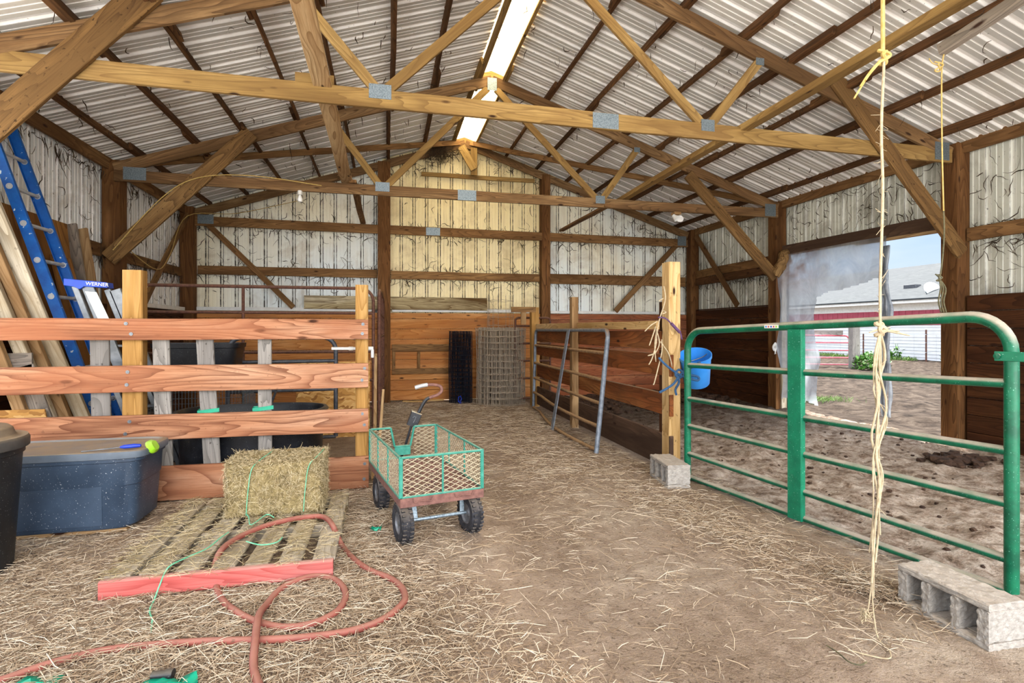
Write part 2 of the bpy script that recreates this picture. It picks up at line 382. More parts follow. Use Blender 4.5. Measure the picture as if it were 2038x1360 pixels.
def blades(c, dirv, L, r, bend, tint):
    """vectorised stems: three-sided, two segments"""
    n = len(c); dirv = dirv / np.linalg.norm(dirv, axis=1, keepdims=True)
    ref = np.tile([0, 0, 1.0], (n, 1)); ref[np.abs(dirv[:, 2]) > .9] = [1, 0, 0]
    a = np.cross(dirv, ref); a /= np.linalg.norm(a, axis=1, keepdims=True); b = np.cross(a, dirv)
    V_ = np.zeros((n, 3, 3, 3))
    for i, t in enumerate((-.5, 0., .5)):
        p = c + dirv * (L * t)[:, None] + (a * bend[:, :1] + b * np.abs(bend[:, 1:2])) * (1 if i == 1 else 0)
        for k in range(3):
            q = 2 * math.pi * k / 3
            V_[:, i, k] = p + (a * math.cos(q) + b * math.sin(q)) * (r * (1 if i == 1 else .7))[:, None]
    idx = np.arange(n)[:, None] * 9; fs = []
    for i in (0, 1):
        for k in range(3):
            l = (k + 1) % 3; fs.append(idx + np.array([[i * 3 + k, i * 3 + l, i * 3 + 3 + l, i * 3 + 3 + k]]))
    return V_.reshape(-1, 3), np.concatenate(fs), np.repeat(tint, 9)
def smoothpts(pts, per=8, closed=False):
    pts = [V(p) for p in pts]; m = len(pts); out = []
    rg = range(m if closed else m - 1)
    for i in rg:
        g = (lambda k: pts[k % m]) if closed else (lambda k: pts[min(max(k, 0), m - 1)])
        p0, p1, p2, p3 = g(i - 1), g(i), g(i + 1), g(i + 2)
        for k in range(per):
            t = k / per
            out.append(.5 * ((2 * p1) + (p2 - p0) * t + (2 * p0 - 5 * p1 + 4 * p2 - p3) * t * t + (3 * p1 - p0 - 3 * p2 + p3) * t ** 3))
    if not closed: out.append(pts[-1])
    return out
# ------------------------------------------------------------------ barn dimensions
WL_X, WR_X, BK_Y, ROOF0 = -3.28, 6.14, 10.0, -1.0
PL, PR_, MID = -3.17, 5.98, 1.405
T0, T1, T2, T3 = 1.95, 4.6, 7.25, 9.82
def ztop(x):          # top edge of the rafters
    return 3.25 + (x - PL) / 3 if x < MID else 3.25 + (PR_ - x) / 3
ROOFH = .085
def zroof(x): return ztop(x) + ROOFH
# ------------------------------------------------------------------ ground
def gz(x, y):
    z = .012 * noise.noise(V((x * 1.3, y * 1.3, 0))) + .006 * noise.noise(V((x * 5, y * 5, 3)))
    k = min(max((x - 2.55) / .5, 0), 1)
    if k > 0:
        z += k * (.03 * noise.noise(V((x * 2.2, y * 2.2, 9))) + .030 * noise.noise(V((x * 6, y * 6, 4))) + .022 * noise.noise(V((x * 12, y * 12, 2))))
        z += .07 * min(max((x - 3.4) / 2, 0), 1) - .015 * k
    return z
def grid(x0, x1, y0, y1, st, fz):
    xs = np.arange(x0, x1 + st * .5, st); ys = np.arange(y0, y1 + st * .5, st)
    v = np.array([(x, y, fz(x, y)) for y in ys for x in xs]); nx, ny = len(xs), len(ys)
    i = np.arange(nx - 1)[None, :] + np.arange(ny - 1)[:, None] * nx; i = i.ravel()
    return v, np.stack([i, i + 1, i + nx + 1, i + nx], 1)
v, f = grid(-3.5, 6.18, -1.5, 10.05, .035, gz)
o = fastmesh('floor', v, f, 'dirt', smooth=True); o['kind'] = 'structure'; o['label'] = 'bare earth barn floor strewn with straw'
def yz(x, y):
    k = 1 if x > 6.6 else max((x - 6.18) / .42, 0)
    return (.055 + .012 * noise.noise(V((x, y, 1)))) * (1 - .4 * min(max((x - 8) / 8, 0), 1)) + k * (.05 * noise.noise(V((x * 1.7, y * 1.7, 9))) + .03 * noise.noise(V((x * 5, y * 5, 4)))) - .005
v, f = grid(6.16, 24, -6, 32, .11, yz)
o = fastmesh('ground', v, f, 'yard', smooth=True); o['kind'] = 'structure'; o['label'] = 'trampled mud yard outside the side doorway'
n = N('pale_bounce_ground'); p = n.pos()
M['bounce'] = n.done(n.ramp(n.noise(p, 30, 5, .7), [(.3, 'c0bab0'), (.7, 'e2ded6')]), .95, spec=.1)  # pale ground added out of view to bounce light up to the roof
mb = MB(); mb.add([(-60, -60, -.12), (24, -60, -.12), (24, -1.4, -.12), (-60, -1.4, -.12)], [(0, 1, 2, 3)])
mb.add([(-60, -1.4, -.12), (-3.4, -1.4, -.12), (-3.4, 60, -.12), (-60, 60, -.12)], [(0, 1, 2, 3)])
o = build('ground_bounce', mb, 'bounce'); o['kind'] = 'structure'; mb = MB()
mb.add([(23.9, -60, -.08), (90, -60, -.08), (90, 90, -.08), (23.9, 90, -.08)], [(0, 1, 2, 3)])
mb.add([(-3.4, 31.9, -.1), (23.9, 31.9, -.1), (23.9, 90, -.1), (-3.4, 90, -.1)], [(0, 1, 2, 3)])
mb.add([(-3.4, 10.05, -.1), (6.2, 10.05, -.1), (6.2, 31.9, -.1), (-3.4, 31.9, -.1)], [(0, 1, 2, 3)])
o = build('ground_far', mb, 'yard'); o['kind'] = 'structure'
# ------------------------------------------------------------------ corrugated walls and roof
def ribs(s0, s1):
    """profile stations (s, depth, fold) of ribbed sheet between s0 and s1"""
    P = .2286; out = []; k = math.floor(s0 / P) - 1
    while k * P < s1 + P:
        b = k * P
        for ds, d, g in ((0, 0, 0), (.008, 0, .9), (.022, .019, .4), (.046, .019, .2), (.060, 0, .9), (.068, 0, 0),
                         (.108, 0, 0), (.112, .004, .25), (.122, .004, .25), (.126, 0, 0), (.168, 0, 0), (.172, .004, .25), (.182, .004, .25), (.186, 0, 0)):
            if s0 <= b + ds <= s1: out.append((b + ds, d, g))
        k += 1
    return [(s0, 0, 0)] + out + [(s1, 0, 0)]
def wallsheet(mb, s0, s1, P, z0, z1):
    """P(s, depth, z) -> point; z0/z1 constants or functions of s"""
    st = ribs(s0, s1); vs, gs, fs = [], [], []
    for (s, d, g) in st:
        a = z0(s) if callable(z0) else z0; b = z1(s) if callable(z1) else z1
        for z in (a, b): vs.append(P(s, d, z)); gs.append((s, z, g))
    for i in range(len(st) - 1): fs.append((2 * i, 2 * i + 2, 2 * i + 3, 2 * i + 1))
    mb.add(vs, fs, gs)
mb = MB(); wallsheet(mb, 4.7, BK_Y, lambda s, d, z: (WL_X - d, s, z), 0, zroof(WL_X))
wall_left = struct('wall_left', mb, 'wallsheet')
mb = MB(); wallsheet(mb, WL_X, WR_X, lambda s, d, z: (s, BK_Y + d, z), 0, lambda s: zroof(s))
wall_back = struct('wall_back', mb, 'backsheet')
mb = MB(); RW = lambda s, d, z: (WR_X + d, s, z)
wallsheet(mb, 2.2, 4.62, RW, 0, zroof(WR_X)); wallsheet(mb, 4.62, 7.24, RW, 2.46, zroof(WR_X)); wallsheet(mb, 7.24, BK_Y, RW, 0, zroof(WR_X))
wall_right = struct('wall_right', mb, 'rightsheet')
# wainscot boards on the walls (children of the walls)
def wainscot(parent, name, mat, a, b, z0, z1, dirn, inner, hgt=.184):
    mb = MB(); z = z0
    while z < z1 - .02:
        h = min(hgt, z1 - z); c = z + h / 2
        if dirn == 'x': mb.beam((a, inner, c), (b, inner, c), .036, h - .005)
        else: mb.beam((inner, a, c), (inner, b, c), .036, h - .005)
        z += h
    return build(name, mb, mat, parent)
wainscot(wall_back, 'wainscot', 'orange', WL_X, 2.94, .02, 1.60, 'x', 9.93)
wainscot(wall_back, 'wainscot', 'redbrown', 2.94, WR_X, .02, 1.60, 'x', 9.93)
wainscot(wall_left, 'wainscot', 'darkboard', 5.0, 9.9, .02, 1.60, 'y', -3.22)
wainscot(wall_right, 'wainscot', 'darkboard', 2.2, 4.52, .02, 1.66, 'y', 6.07)
wainscot(wall_right, 'wainscot', 'darkboard', 7.36, 9.9, .02, 1.70, 'y', 6.07)
# roof sheets
mb = MB()
for sg in (-1, 1):
    xa, xb = (WL_X - .25, 1.2) if sg < 0 else (WR_X + .25, 1.62)
    st = ribs(ROOF0, BK_Y + .2); vs, gs, fs = [], [], []
    nrm = V((-1 / 3 if sg < 0 else 1 / 3, 0, 1)).normalized()
    for (s, d, g) in st:
        for x in (xa, xb):
            p = V((x, s, zroof(x))) + nrm * d; vs.append(p); gs.append((s, x, g))
    for i in range(len(st) - 1): fs.append((2 * i, 2 * i + 1, 2 * i + 3, 2 * i + 2))
    mb.add(vs, fs, gs)
ceiling = struct('ceiling', mb, 'roofsheet'); ceiling['label'] = 'white ribbed metal roof underside'
mb = MB()
for k in range(24):
    y0 = ROOF0 + (BK_Y + .2 - ROOF0) * k / 24; y1 = ROOF0 + (BK_Y + .2 - ROOF0) * (k + 1) / 24
    prof = [(1.16, zroof(1.2) + .004), (1.405, zroof(1.405) + .012), (1.66, zroof(1.62) + .004)]
    for (xa, za), (xb, zb) in zip(prof, prof[1:]):
        mb.add([(xa, y0, za), (xb, y0, zb), (xb, y1, zb), (xa, y1, za)], [(0, 1, 2, 3)])
o = struct('window_1', mb, 'skylight'); o['label'] = 'translucent ridge skylight strip'
# white ledge strip above the wainscot
mb = MB(); mb.beam((WL_X + .02, 9.915, 1.645), (-.2, 9.915, 1.645), .07, .06); mb.beam((.1, 9.915, 1.645), (2.83, 9.915, 1.645), .07, .06); mb.beam((3.06, 9.915, 1.63), (5.9, 9.915, 1.63), .07, .05)
o = struct('trim_1', mb, 'white'); o['label'] = 'white ledge strip along the back wall'
mb = MB(); mb.beam((-3.215, 7.36, 1.63), (-3.215, 9.8, 1.63), .07, .06)
o = struct('trim_2', mb, 'white'); o['label'] = 'white ledge strip along the left wall'
# ------------------------------------------------------------------ framing
def post(x0, x1, y0, y1, z0, z1, label, mat='post'):
    mb = MB(); mb.box((x0, y0, z0), (x1, y1, z1)); return tag(build('wall_post', mb, mat), label, 'post', 'wall posts of the barn')
post(-3.26, -3.07, 7.27, 7.45, -.02, 3.3, 'brown square timber wall post on the left wall beside the leaning ladders')
post(-3.26, -3.06, 9.72, 9.9, -.02, 3.3, 'dark timber corner post at the back left corner of the barn')
post(-.15, .07, 9.80, 9.98, -.02, ztop(-.04) - .02, 'doubled timber post on the back wall, left of the bright gable panels')
post(2.86, 3.03, 9.80, 9.98, -.02, ztop(2.95) - .02, 'timber post on the back wall behind the pen fence, right of the bright gable panels')
post(5.95, 6.12, 9.72, 9.9, -.02, 3.3, 'dark timber corner post at the back right corner of the barn')
post(5.93, 6.12, 7.28, 7.46, -.02, 3.3, 'timber wall post at the far jamb of the side doorway')
post(5.96, 6.13, 4.55, 4.73, -.02, 3.3, 'dark timber wall post at the near jamb of the side doorway')
def board(name, p0, p1, w, h, mat, label, cat, group=None, up=(0, 0, 1), warp=.012, seg=8):
    mb = MB(); mb.beam(p0, p1, w, h, up, seg=seg, warp=warp); return tag(build(name, mb, mat), label, cat, group)
G = 'horizontal wall girts'
board('wall_girt', (-3.05, 9.93, 2.29), (-.16, 9.93, 2.29), .04, .145, 'girt', 'brown lower wall girt crossing the left bay of the back wall', 'girt', G)
board('wall_girt', (.08, 9.93, 2.28), (2.85, 9.93, 2.28), .04, .145, 'girt', 'lower wall girt between the two back wall posts', 'girt', G)
board('wall_girt', (3.04, 9.93, 2.275), (5.94, 9.93, 2.27), .04, .19, 'girt', 'lower wall girt crossing the right bay of the back wall', 'girt', G)
board('wall_girt', (.62, 9.93, 4.13), (2.75, 9.93, 4.13), .04, .075, 'trussy', 'short yellowish girt high in the back gable under the peak', 'girt', G)
board('wall_girt', (-3.24, 5.05, 2.22), (-3.24, 7.26, 2.22), .04, .15, 'girt', 'wall girt on the left wall behind the leaning sheets', 'girt', G)
board('wall_girt', (-3.24, 7.46, 2.21), (-3.24, 9.7, 2.23), .04, .14, 'girt', 'wall girt on the left wall between post and back corner', 'girt', G)
board('wall_girt', (6.07, 7.48, 2.42), (6.07, 9.7, 2.40), .04, .15, 'girt', 'upper of two stacked girts on the right wall near the back corner', 'girt', G)
board('wall_girt', (6.06, 7.48, 2.27), (6.06, 9.7, 2.25), .05, .14, 'purlin', 'darker lower of two stacked girts on the right wall near the back corner', 'girt', G)
board('wall_girt', (6.08, 2.25, 2.31), (6.08, 4.53, 2.31), .04, .14, 'girt', 'girt on the right wall between doorway post and picture edge', 'girt', G)
board('eave_girt', (-3.20, 1.3, 3.255), (-3.20, 9.9, 3.255), .04, .14, 'girt', 'brown eave board along the top of the left wall', 'eave board')
board('eave_girt', (6.06, 1.3, 3.265), (6.06, 9.9, 3.265), .04, .14, 'girt', 'brown eave board along the top of the right wall', 'eave board')
mb = MB(); mb.beam((6.07, 4.62, 2.50), (6.07, 7.3, 2.53), .05, .16); 
o = build('trim_3', mb, 'muddy'); o['kind'] = 'structure'; o['label'] = 'doorway header board'
mb = MB(); mb.beam((6.05, 7.26, .0), (6.05, 7.26, 2.45), .09, .04, (0, 1, 0)); o = build('trim_4', mb, 'whitewood'); o['kind'] = 'structure'; o['label'] = 'weathered pale jamb board of the doorway'
mb = MB(); mb.beam((6.03, 4.74, 2.395), (6.03, 5.9, 2.42), .05, .035); o = build('trim_5', mb, 'tan'); o['kind'] = 'structure'; o['label'] = 'pale wood strip under the doorway header'
# trusses
def truss(Y, label, zl, zr, ch, mat, matw, splice, left=-3.12, right=5.93, front=-.024, webs=True):
    t = thing('roof_truss', ((left + right) / 2, Y, zl - .1), label, 'roof truss', 'timber roof trusses')
    build('bottom_chord', MB().beam((left, Y, zl), (right, Y, zr), .038, ch, seg=10, warp=.008), mat, t)
    for sg in (-1, 1):
        xe = left if sg < 0 else right
        a = V((xe, Y, ztop(xe) - .075)); b = V((MID, Y, ztop(MID) - .075))
        build('rafter', MB().beam(a, b, .038, .14, seg=8, warp=.006), 'truss' if mat != 'trussy' or 1 else mat, t)
    cz = lambda x: zl + (zr - zl) * (x - left) / (right - left) + ch / 2
    J = (-.06, 2.98); Q = (-.66, 3.55)
    if webs:
        for j, q in zip(J, Q):
            build('web', MB().beam((j + (-.03 if q < j else .05), Y, cz(j) + .01), (q, Y, ztop(q) - .15), .036, .088, (0, 1, 0) if 0 else (1, 0, 0)), matw, t)
            k = MID + (-.06 if j < MID else .06)
            build('web', MB().beam((j + (.07 if j < MID else -.07), Y, cz(j) + .01), (k, Y, ztop(k) - .17), .036, .088, (1, 0, 0)), matw, t)
    pl = [(left + .22, zl + .03, .24, .15), (right - .14, zr + .04, .19, .19), (splice, cz(splice) - ch / 2, .25, .14)]
    if webs: pl += [(J[0] + .01, cz(J[0]) - .02, .18, .12), (J[1], cz(J[1]) - .02, .14, .11), (MID, ztop(MID) - .13, .13, .17), (Q[0], ztop(Q[0]) - .15, .09, .07), (Q[1], ztop(Q[1]) - .15, .09, .07)]
    for (x, z, w, h) in pl:
        build('gusset_plate', MB().box((x - w / 2, Y + front, z - h / 2), (x + w / 2, Y + front + .005, z + h / 2), .001), 'galv', t)
    return t
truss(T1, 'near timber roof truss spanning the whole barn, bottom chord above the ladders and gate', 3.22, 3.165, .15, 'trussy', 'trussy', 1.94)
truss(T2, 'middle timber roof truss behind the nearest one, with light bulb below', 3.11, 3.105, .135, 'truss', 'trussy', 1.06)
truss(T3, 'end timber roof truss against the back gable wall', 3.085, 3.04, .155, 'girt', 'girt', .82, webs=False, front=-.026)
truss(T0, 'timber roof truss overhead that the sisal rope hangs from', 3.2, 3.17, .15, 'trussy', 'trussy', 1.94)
# purlins
PXS = [-2.86, -2.29, -1.71, -1.13, -.55, .03, .65, 1.2, 1.62, 2.19, 2.78, 3.38, 3.94, 4.55, 5.12, 5.71]
ordn = ['lowest', 'second', 'third', 'fourth', 'fifth', 'sixth', 'seventh']
for i, x in enumerate(PXS):
    z = ztop(x) + .042; nrm = V((-1 / 3 if x < MID else 1 / 3, 0, 1))
    if x == 1.2: lb = 'yellow lit purlin bordering the left edge of the ridge skylight'
    elif x == 1.62: lb = 'yellow lit purlin bordering the right edge of the ridge skylight'
    elif x < MID: lb = f'brown roof purlin on the left slope, {ordn[i]} up from the left eave'
    else: lb = f'brown roof purlin on the right slope, {ordn[15 - i]} up from the right eave'
    t = thing('roof_purlin', (x, 5.5, z - .04), lb, 'purlin', 'roof purlins under the metal roof')
    m_ = 'trussy' if x in (1.2, 1.62) else 'purlin'  # skylight's yellow light on the two bordering purlins put into the colour
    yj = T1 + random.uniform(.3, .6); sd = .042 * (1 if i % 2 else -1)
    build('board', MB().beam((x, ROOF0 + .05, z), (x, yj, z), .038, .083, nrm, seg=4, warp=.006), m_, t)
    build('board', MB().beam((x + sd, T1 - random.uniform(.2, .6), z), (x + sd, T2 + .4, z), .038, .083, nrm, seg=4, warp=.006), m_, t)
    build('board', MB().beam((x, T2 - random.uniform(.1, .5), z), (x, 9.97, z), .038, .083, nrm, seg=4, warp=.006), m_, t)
# braces
def brace(name, p0, p1, w, h, mat, label, cat, up, group=None): return board(name, p0, p1, w, h, mat, label, cat, group, up, .008, 6)
KB = 'diagonal knee braces from post to truss'
brace('knee_brace', (-3.16, T2 - .045, 2.12), (-1.62, T2 - .045, 3.72), .19, .038, 'brace', 'wide diagonal knee brace from the left wall post to the middle truss, with yellow wire', 'brace', (0, 1, 0), KB)
brace('knee_brace', (5.86, T2 - .045, 2.10), (4.36, T2 - .045, 3.60), .17, .038, 'brace', 'diagonal knee brace from the far door post up to the middle truss', 'brace', (0, 1, 0), KB)
brace('knee_brace', (6.03, T1 - .045, 2.11), (4.42, T1 - .045, 3.81), .17, .038, 'brace', 'diagonal knee brace from the near door post up to the nearest truss', 'brace', (0, 1, 0), KB)
brace('knee_brace', (-3.2, T1 - .045, 2.20), (-1.72, T1 - .045, 3.85), .21, .038, 'brace', 'large speckled diagonal knee brace crossing the top left corner', 'brace', (0, 1, 0), KB)
WB = 'diagonal wall braces in the back corners'
brace('wall_brace', (-2.98, 9.85, 3.14), (-1.55, 9.85, 1.68), .09, .04, 'girt', 'diagonal brace on the back wall falling from the left corner post', 'brace', (0, 1, 0), WB)
brace('wall_brace', (5.86, 9.85, 3.17), (4.38, 9.85, 1.66), .1, .04, 'girt', 'diagonal brace on the back wall falling from the right corner post', 'brace', (0, 1, 0), WB)
brace('wall_brace', (-3.13, 9.66, 3.14), (-3.13, 8.1, 1.67), .10, .04, 'girt', 'diagonal brace on the left wall with yellow wire along it', 'brace', (1, 0, 0), WB)
brace('wall_brace', (5.98, 9.6, 3.15), (5.98, 8.3, 1.72), .10, .04, 'girt', 'diagonal brace on the right wall near the back corner', 'brace', (1, 0, 0), WB)
WD = 'thin wind braces under the roof'
brace('wind_brace', (-3.0, 7.35, ztop(-3.0) - .02), (1.3, 9.8, ztop(1.3) - .03), .04, .09, 'girt', 'thin diagonal board under the left roof slope towards the back peak', 'brace', (0, 0, 1), WD)
brace('wind_brace', (5.85, 7.35, ztop(5.85) - .02), (1.5, 9.8, ztop(1.5) - .03), .04, .09, 'girt', 'thin diagonal board under the right roof slope towards the back peak', 'brace', (0, 0, 1), WD)
LB = 'long boards lying across the truss chords'
board('lateral_brace', (-.5, 1.6, 3.32), (-.5, 7.45, 3.22), .14, .04, 'tan', 'long dusty plank lying front to back on the left of the truss chords', 'plank', LB)
board('lateral_brace', (-.42, 7.2, 3.20), (-.40, 9.9, 3.19), .09, .04, 'girt', 'short plank from the middle truss back to the end wall, left side', 'plank', LB)
board('lateral_brace', (3.38, 1.6, 3.29), (3.38, 7.5, 3.21), .10, .06, 'trussy', 'long yellow plank lying front to back on the right of the truss chords', 'plank', LB)
board('lateral_brace', (3.08, 7.2, 3.07), (3.28, 9.9, 3.2), .09, .04, 'girt', 'short plank from the middle truss back to the end wall, right side', 'plank', LB)
mb = MB(); mb.beam((-.72, T1 + .06, 3.32), (-.42, T1 + .06, 3.32), .03, .12); tag(build('wood_block', mb, 'trussy'), 'short yellow wood block beside the dusty plank on the nearest truss', 'block')
# scraps of board at the ridge
t = thing('ridge_block', (MID, T2 + .06, 4.5), 'yellow wooden block filling the ridge above the middle truss', 'block')
build('block', MB().prism([(1.22, T2 + .03, 4.66), (1.6, T2 + .03, 4.66), (1.6, T2 + .03, zroof(1.6) - .01), (MID, T2 + .03, zroof(MID) - .01), (1.22, T2 + .03, zroof(1.22) - .01)], (0, .05, 0)), 'trussy', t)
t = thing('ridge_scrap', (MID, 9.7, 4.2), 'yellow board scraps nailed at the back gable peak under the skylight', 'wood scrap')
build('board', MB().beam((1.32, 9.74, 4.62), (1.56, 9.74, 4.22), .15, .035, (0, 1, 0)), 'trussy', t)
build('board', MB().beam((1.56, 9.77, 4.62), (1.56, 9.77, 4.12), .12, .03, (0, 1, 0)), 'trussy', t)
build('board', MB().prism([(1.22, 9.9, 4.62), (1.6, 9.9, 4.62), (1.6, 9.9, zroof(1.6) - .01), (MID, 9.9, zroof(MID) - .01), (1.22, 9.9, zroof(1.22) - .01)], (0, .04, 0)), 'trussy', t)
# greenish pipe overhead and its twine
p0, p1 = at(1866, 134, Y=2.6), at(2038, 45, Y=2.06)
mb = MB(); mb.beam((3.3, 2.62, 3.0), (3.46, 1.3, 3.29), .05, .07, seg=4); tag(build('hanging_board', mb, 'grey'), 'greyish board end overhead at the top right, tied with yellow twine', 'board')
# lamps
t = thing('light_bulb', (-1.26, 7.25, 2.86), 'white light bulb in a socket under the middle truss, left side', 'bulb')
bp = at(597, 386, Y=7.25)
build('socket', MB().lathe([(0, .02), (.028, .02), (.03, -.03), (.02, -.035)], 14, (bp.x, 7.25, 3.03)), 'white', t, True)
build('bulb', MB().lathe([(.012, -.03), (.016, -.045), (.03, -.075), (.033, -.095), (.024, -.118), (0, -.127)], 16, (bp.x, 7.25, 3.03)), 'bulbglass', t, True)
fp = at(1345, 440, Y=7.25)
t = thing('flood_light', (fp.x, 7.25, 2.86), 'twin-head flood light under the middle truss, right side', 'light')
build('mount', MB().box((fp.x - .05, 7.2, 3.0), (fp.x + .06, 7.3, 3.035)), 'tan', t)
for s in (-1, 1):
    m_ = MB(); m_.lathe([(0, .0), (.025, .0), (.03, .03), (.055, .08), (.05, .083), (0, .075)], 14)
    m_.xf(Matrix.Translation((fp.x + s * .06, 7.22, 2.98)) @ Matrix.Rotation(s * .6, 4, 'Y') @ Matrix.Rotation(math.radians(145), 4, 'X'))
    build('lamp_head', m_, 'bulbglass', t, True)
# yellow wire
wy = smoothpts([(-3.1, 7.17, 2.22), (-2.6, 7.17, 2.85), (-2.2, 7.17, 3.12), (-1.6, 7.2, 3.19), (-.8, 7.21, 3.12)], 6)
tag(build('electric_wire', MB().tube(wy, .006, 6), 'twineyellow', None, True), 'yellow electric wire run along the left knee brace', 'wire')
wy = smoothpts([(-3.08, 7.5, 2.28), (-3.06, 8.3, 2.12), (-3.07, 8.8, 2.4), (-3.07, 9.5, 3.1), (-2.4, 9.72, 3.22), (-1.4, 9.74, 3.5)], 6)
tag(build('electric_wire', MB().tube(wy, .006, 6), 'twineyellow', None, True), 'yellow electric wire looping along the left wall into the back corner', 'wire')
# ------------------------------------------------------------------ left plank fence
t = thing('plank_fence', (-1.6, 4.6, 0), 'reddish plank fence of four boards in front of the leaning ladders', 'fence')
build('post', MB().beam((-.197, 4.63, -.03), (-.197, 4.63, 1.66), .10, .10, (0, 1, 0), .012), 'fpost', t)
build('post', MB().beam((-1.855, 4.63, -.03), (-1.855, 4.63, 1.74), .135, .10, (0, 1, 0), .008), 'fpost', t)
for (z0, z1, x1) in ((1.212, 1.372, -.145), (.825, 1.022, -.143), (.465, .652, -.143), (.005, .262, -.140)):
    bd = build('board', MB().beam((-3.1, 4.55, (z0 + z1) / 2 + .004), (x1, 4.55, (z0 + z1) / 2), .038, z1 - z0, seg=12, warp=.006), 'fence', t)
    for x in (-1.86, -.19):
        for zz in (.3, .78):
            z = z0 + (z1 - z0) * zz; m_ = MB()
            m_.lathe([(.013, 0), (.013, .003), (.006, .003), (.005, .006), (0, .006)], 12)
            m_.xf(Matrix.Translation((x + random.uniform(-.02, .02), 4.531, z)) @ Matrix.Rotation(math.pi / 2, 4, 'X'))
            build('washer', m_, 'alu', bd)
for (xt, xb, w) in ((-2.07, -2.05, .125), (-1.665, -1.635, .115), (-1.365, -1.30, .12), (-.935, -.93, .10)):
    build('picket', MB().beam((xb, 4.592, .03), (xt, 4.592, 1.24), .022, w, (1, 0, 0), seg=3), 'picket', t)
for (x, z) in ((-1.34, .665), (-.95, .672)):
    pts = [(x - .07, 4.575, z - .01), (x - .07, 4.612, z), (x + .07, 4.612, z + .004), (x + .08, 4.575, z + .008)]
    mb = MB()
    for a, b in zip(pts, pts[1:]): mb.beam(a, b, .004, .03)
    mb.beam(pts[0], pts[3], .004, .03); tag(build('green_strap', mb, 'greenplastic'), 'green strap wrapped round the ' + ('second' if x < -1.2 else 'rightmost') + ' grey picket behind the fence', 'strap', 'green straps on the pickets')
# ------------------------------------------------------------------ bin, tote
cx, cy = -2.20, 3.42
t = thing('trash_can', (cx, cy, .0), 'black round trash can with dusty domed lid at the left picture edge', 'trash can')
build('body', MB().lathe([(0, .0), (.215, .0), (.225, .02), (.262, .62), (.272, .625), (.272, .67), (.262, .67), (.25, .62), (.21, .03), (0, .03)], 48, (cx, cy, .0)), 'can', t, True)
build('lid', MB().lathe([(.288, .655), (.292, .66), (.292, .70), (.284, .715), (.245, .715), (.232, .725), (.222, .755), (.205, .77), (.08, .785), (0, .787)], 48, (cx, cy, .0)), 'canlid', t, True)
t = thing('storage_tote', (-2.06, 4.12, .03), 'large blue-grey plastic storage tote between the trash can and the pallet', 'storage tote')
se = dict(sx=1, sy=.25 / .53, sup=7)
build('body', MB().lathe([(0, .0), (.47, .0), (.488, .015), (.505, .27), (.512, .275), (.520, .42), (.535, .425), (.535, .45), (.52, .45), (.5, .27), (.47, .03), (0, .03)], 96, (-2.06, 4.12, .03), **se), 'tote', t, True)
build('side_panel', MB().beam((-2.5, 3.889, .205), (-1.74, 3.889, .205), .012, .30, (0, -.03, 1), .005), 'tote', t)
build('lid', MB().lathe([(.542, .445), (.552, .448), (.556, .475), (.548, .49), (.52, .495), (.505, .484), (0, .488)], 96, (-2.06, 4.12, .03), **se), 'totelid', t, True)
mb = MB(); mb.lathe([(.045, 0), (.045, .012), (.03, .03), (0, .03)], 20, sup=3); mb.xf(Matrix.Translation((-1.517, 4.02, .515)) @ Matrix.Rotation(math.radians(62), 4, 'Y') @ Matrix.Scale(1.3, 4, (0, 1, 0)))
build('latch', mb, 'lime', t, True)['label'] = 'lime green lid latch'
t = thing('screwdriver', (-1.62, 3.98, .52), 'blue-handled hand tool lying on the tote lid', 'tool')
build('handle', MB().tube([(-1.67, 3.955, .535), (-1.65, 3.96, .535), (-1.60, 3.975, .536), (-1.565, 3.985, .534), (-1.56, 3.987, .533)], [.006, .013, .014, .011, .004], 10), 'bluehandle', t, True)
build('shaft', MB().tube([(-1.67, 3.955, .533), (-1.86, 3.90, .528)], .004, 8), 'alu', t, True)
board('wood_strip', (-2.5, 3.95, .012), (-1.62, 3.98, .012), .12, .024, 'tan', 'flat pale wood strip under the front of the storage tote', 'wood strip')
# ------------------------------------------------------------------ pallet
px0, px1, py0, py1 = -1.33, -.27, 2.93, 4.15
t = thing('pallet', ((px0 + px1) / 2, 3.54, 0), 'weathered straw-covered wooden pallet with red painted front edge', 'pallet')
st = build('stringer', MB().beam((px0, py0 + .02, .05), (px1, py0 + .02, .05), .04, .092, seg=10, warp=.004, ch=.008), 'pallred', t); st['label'] = 'red painted front stringer'
for y in (3.54, 4.1): build('stringer', MB().beam((px0, y, .045), (px1, y, .045), .04, .075), 'slat', t)
nsl = 7; wsl = .112; gap = ((px1 - px0) - nsl * wsl) / (nsl - 1)
for i in range(nsl):
    x = px0 + wsl / 2 + i * (wsl + gap)
    build('slat', MB().beam((x + random.uniform(-.008, .008), py0 + .045, .092), (x + random.uniform(-.008, .008), py1, .092), wsl, .018, seg=6, warp=.006), 'slat', t)
for i in (0, 3, 6):
    x = px0 + wsl / 2 + i * (wsl + gap)
    if i != 3: build('bottom_board', MB().beam((x, py0 + .06, .01), (x, py1, .01), wsl, .018), 'slat', t)
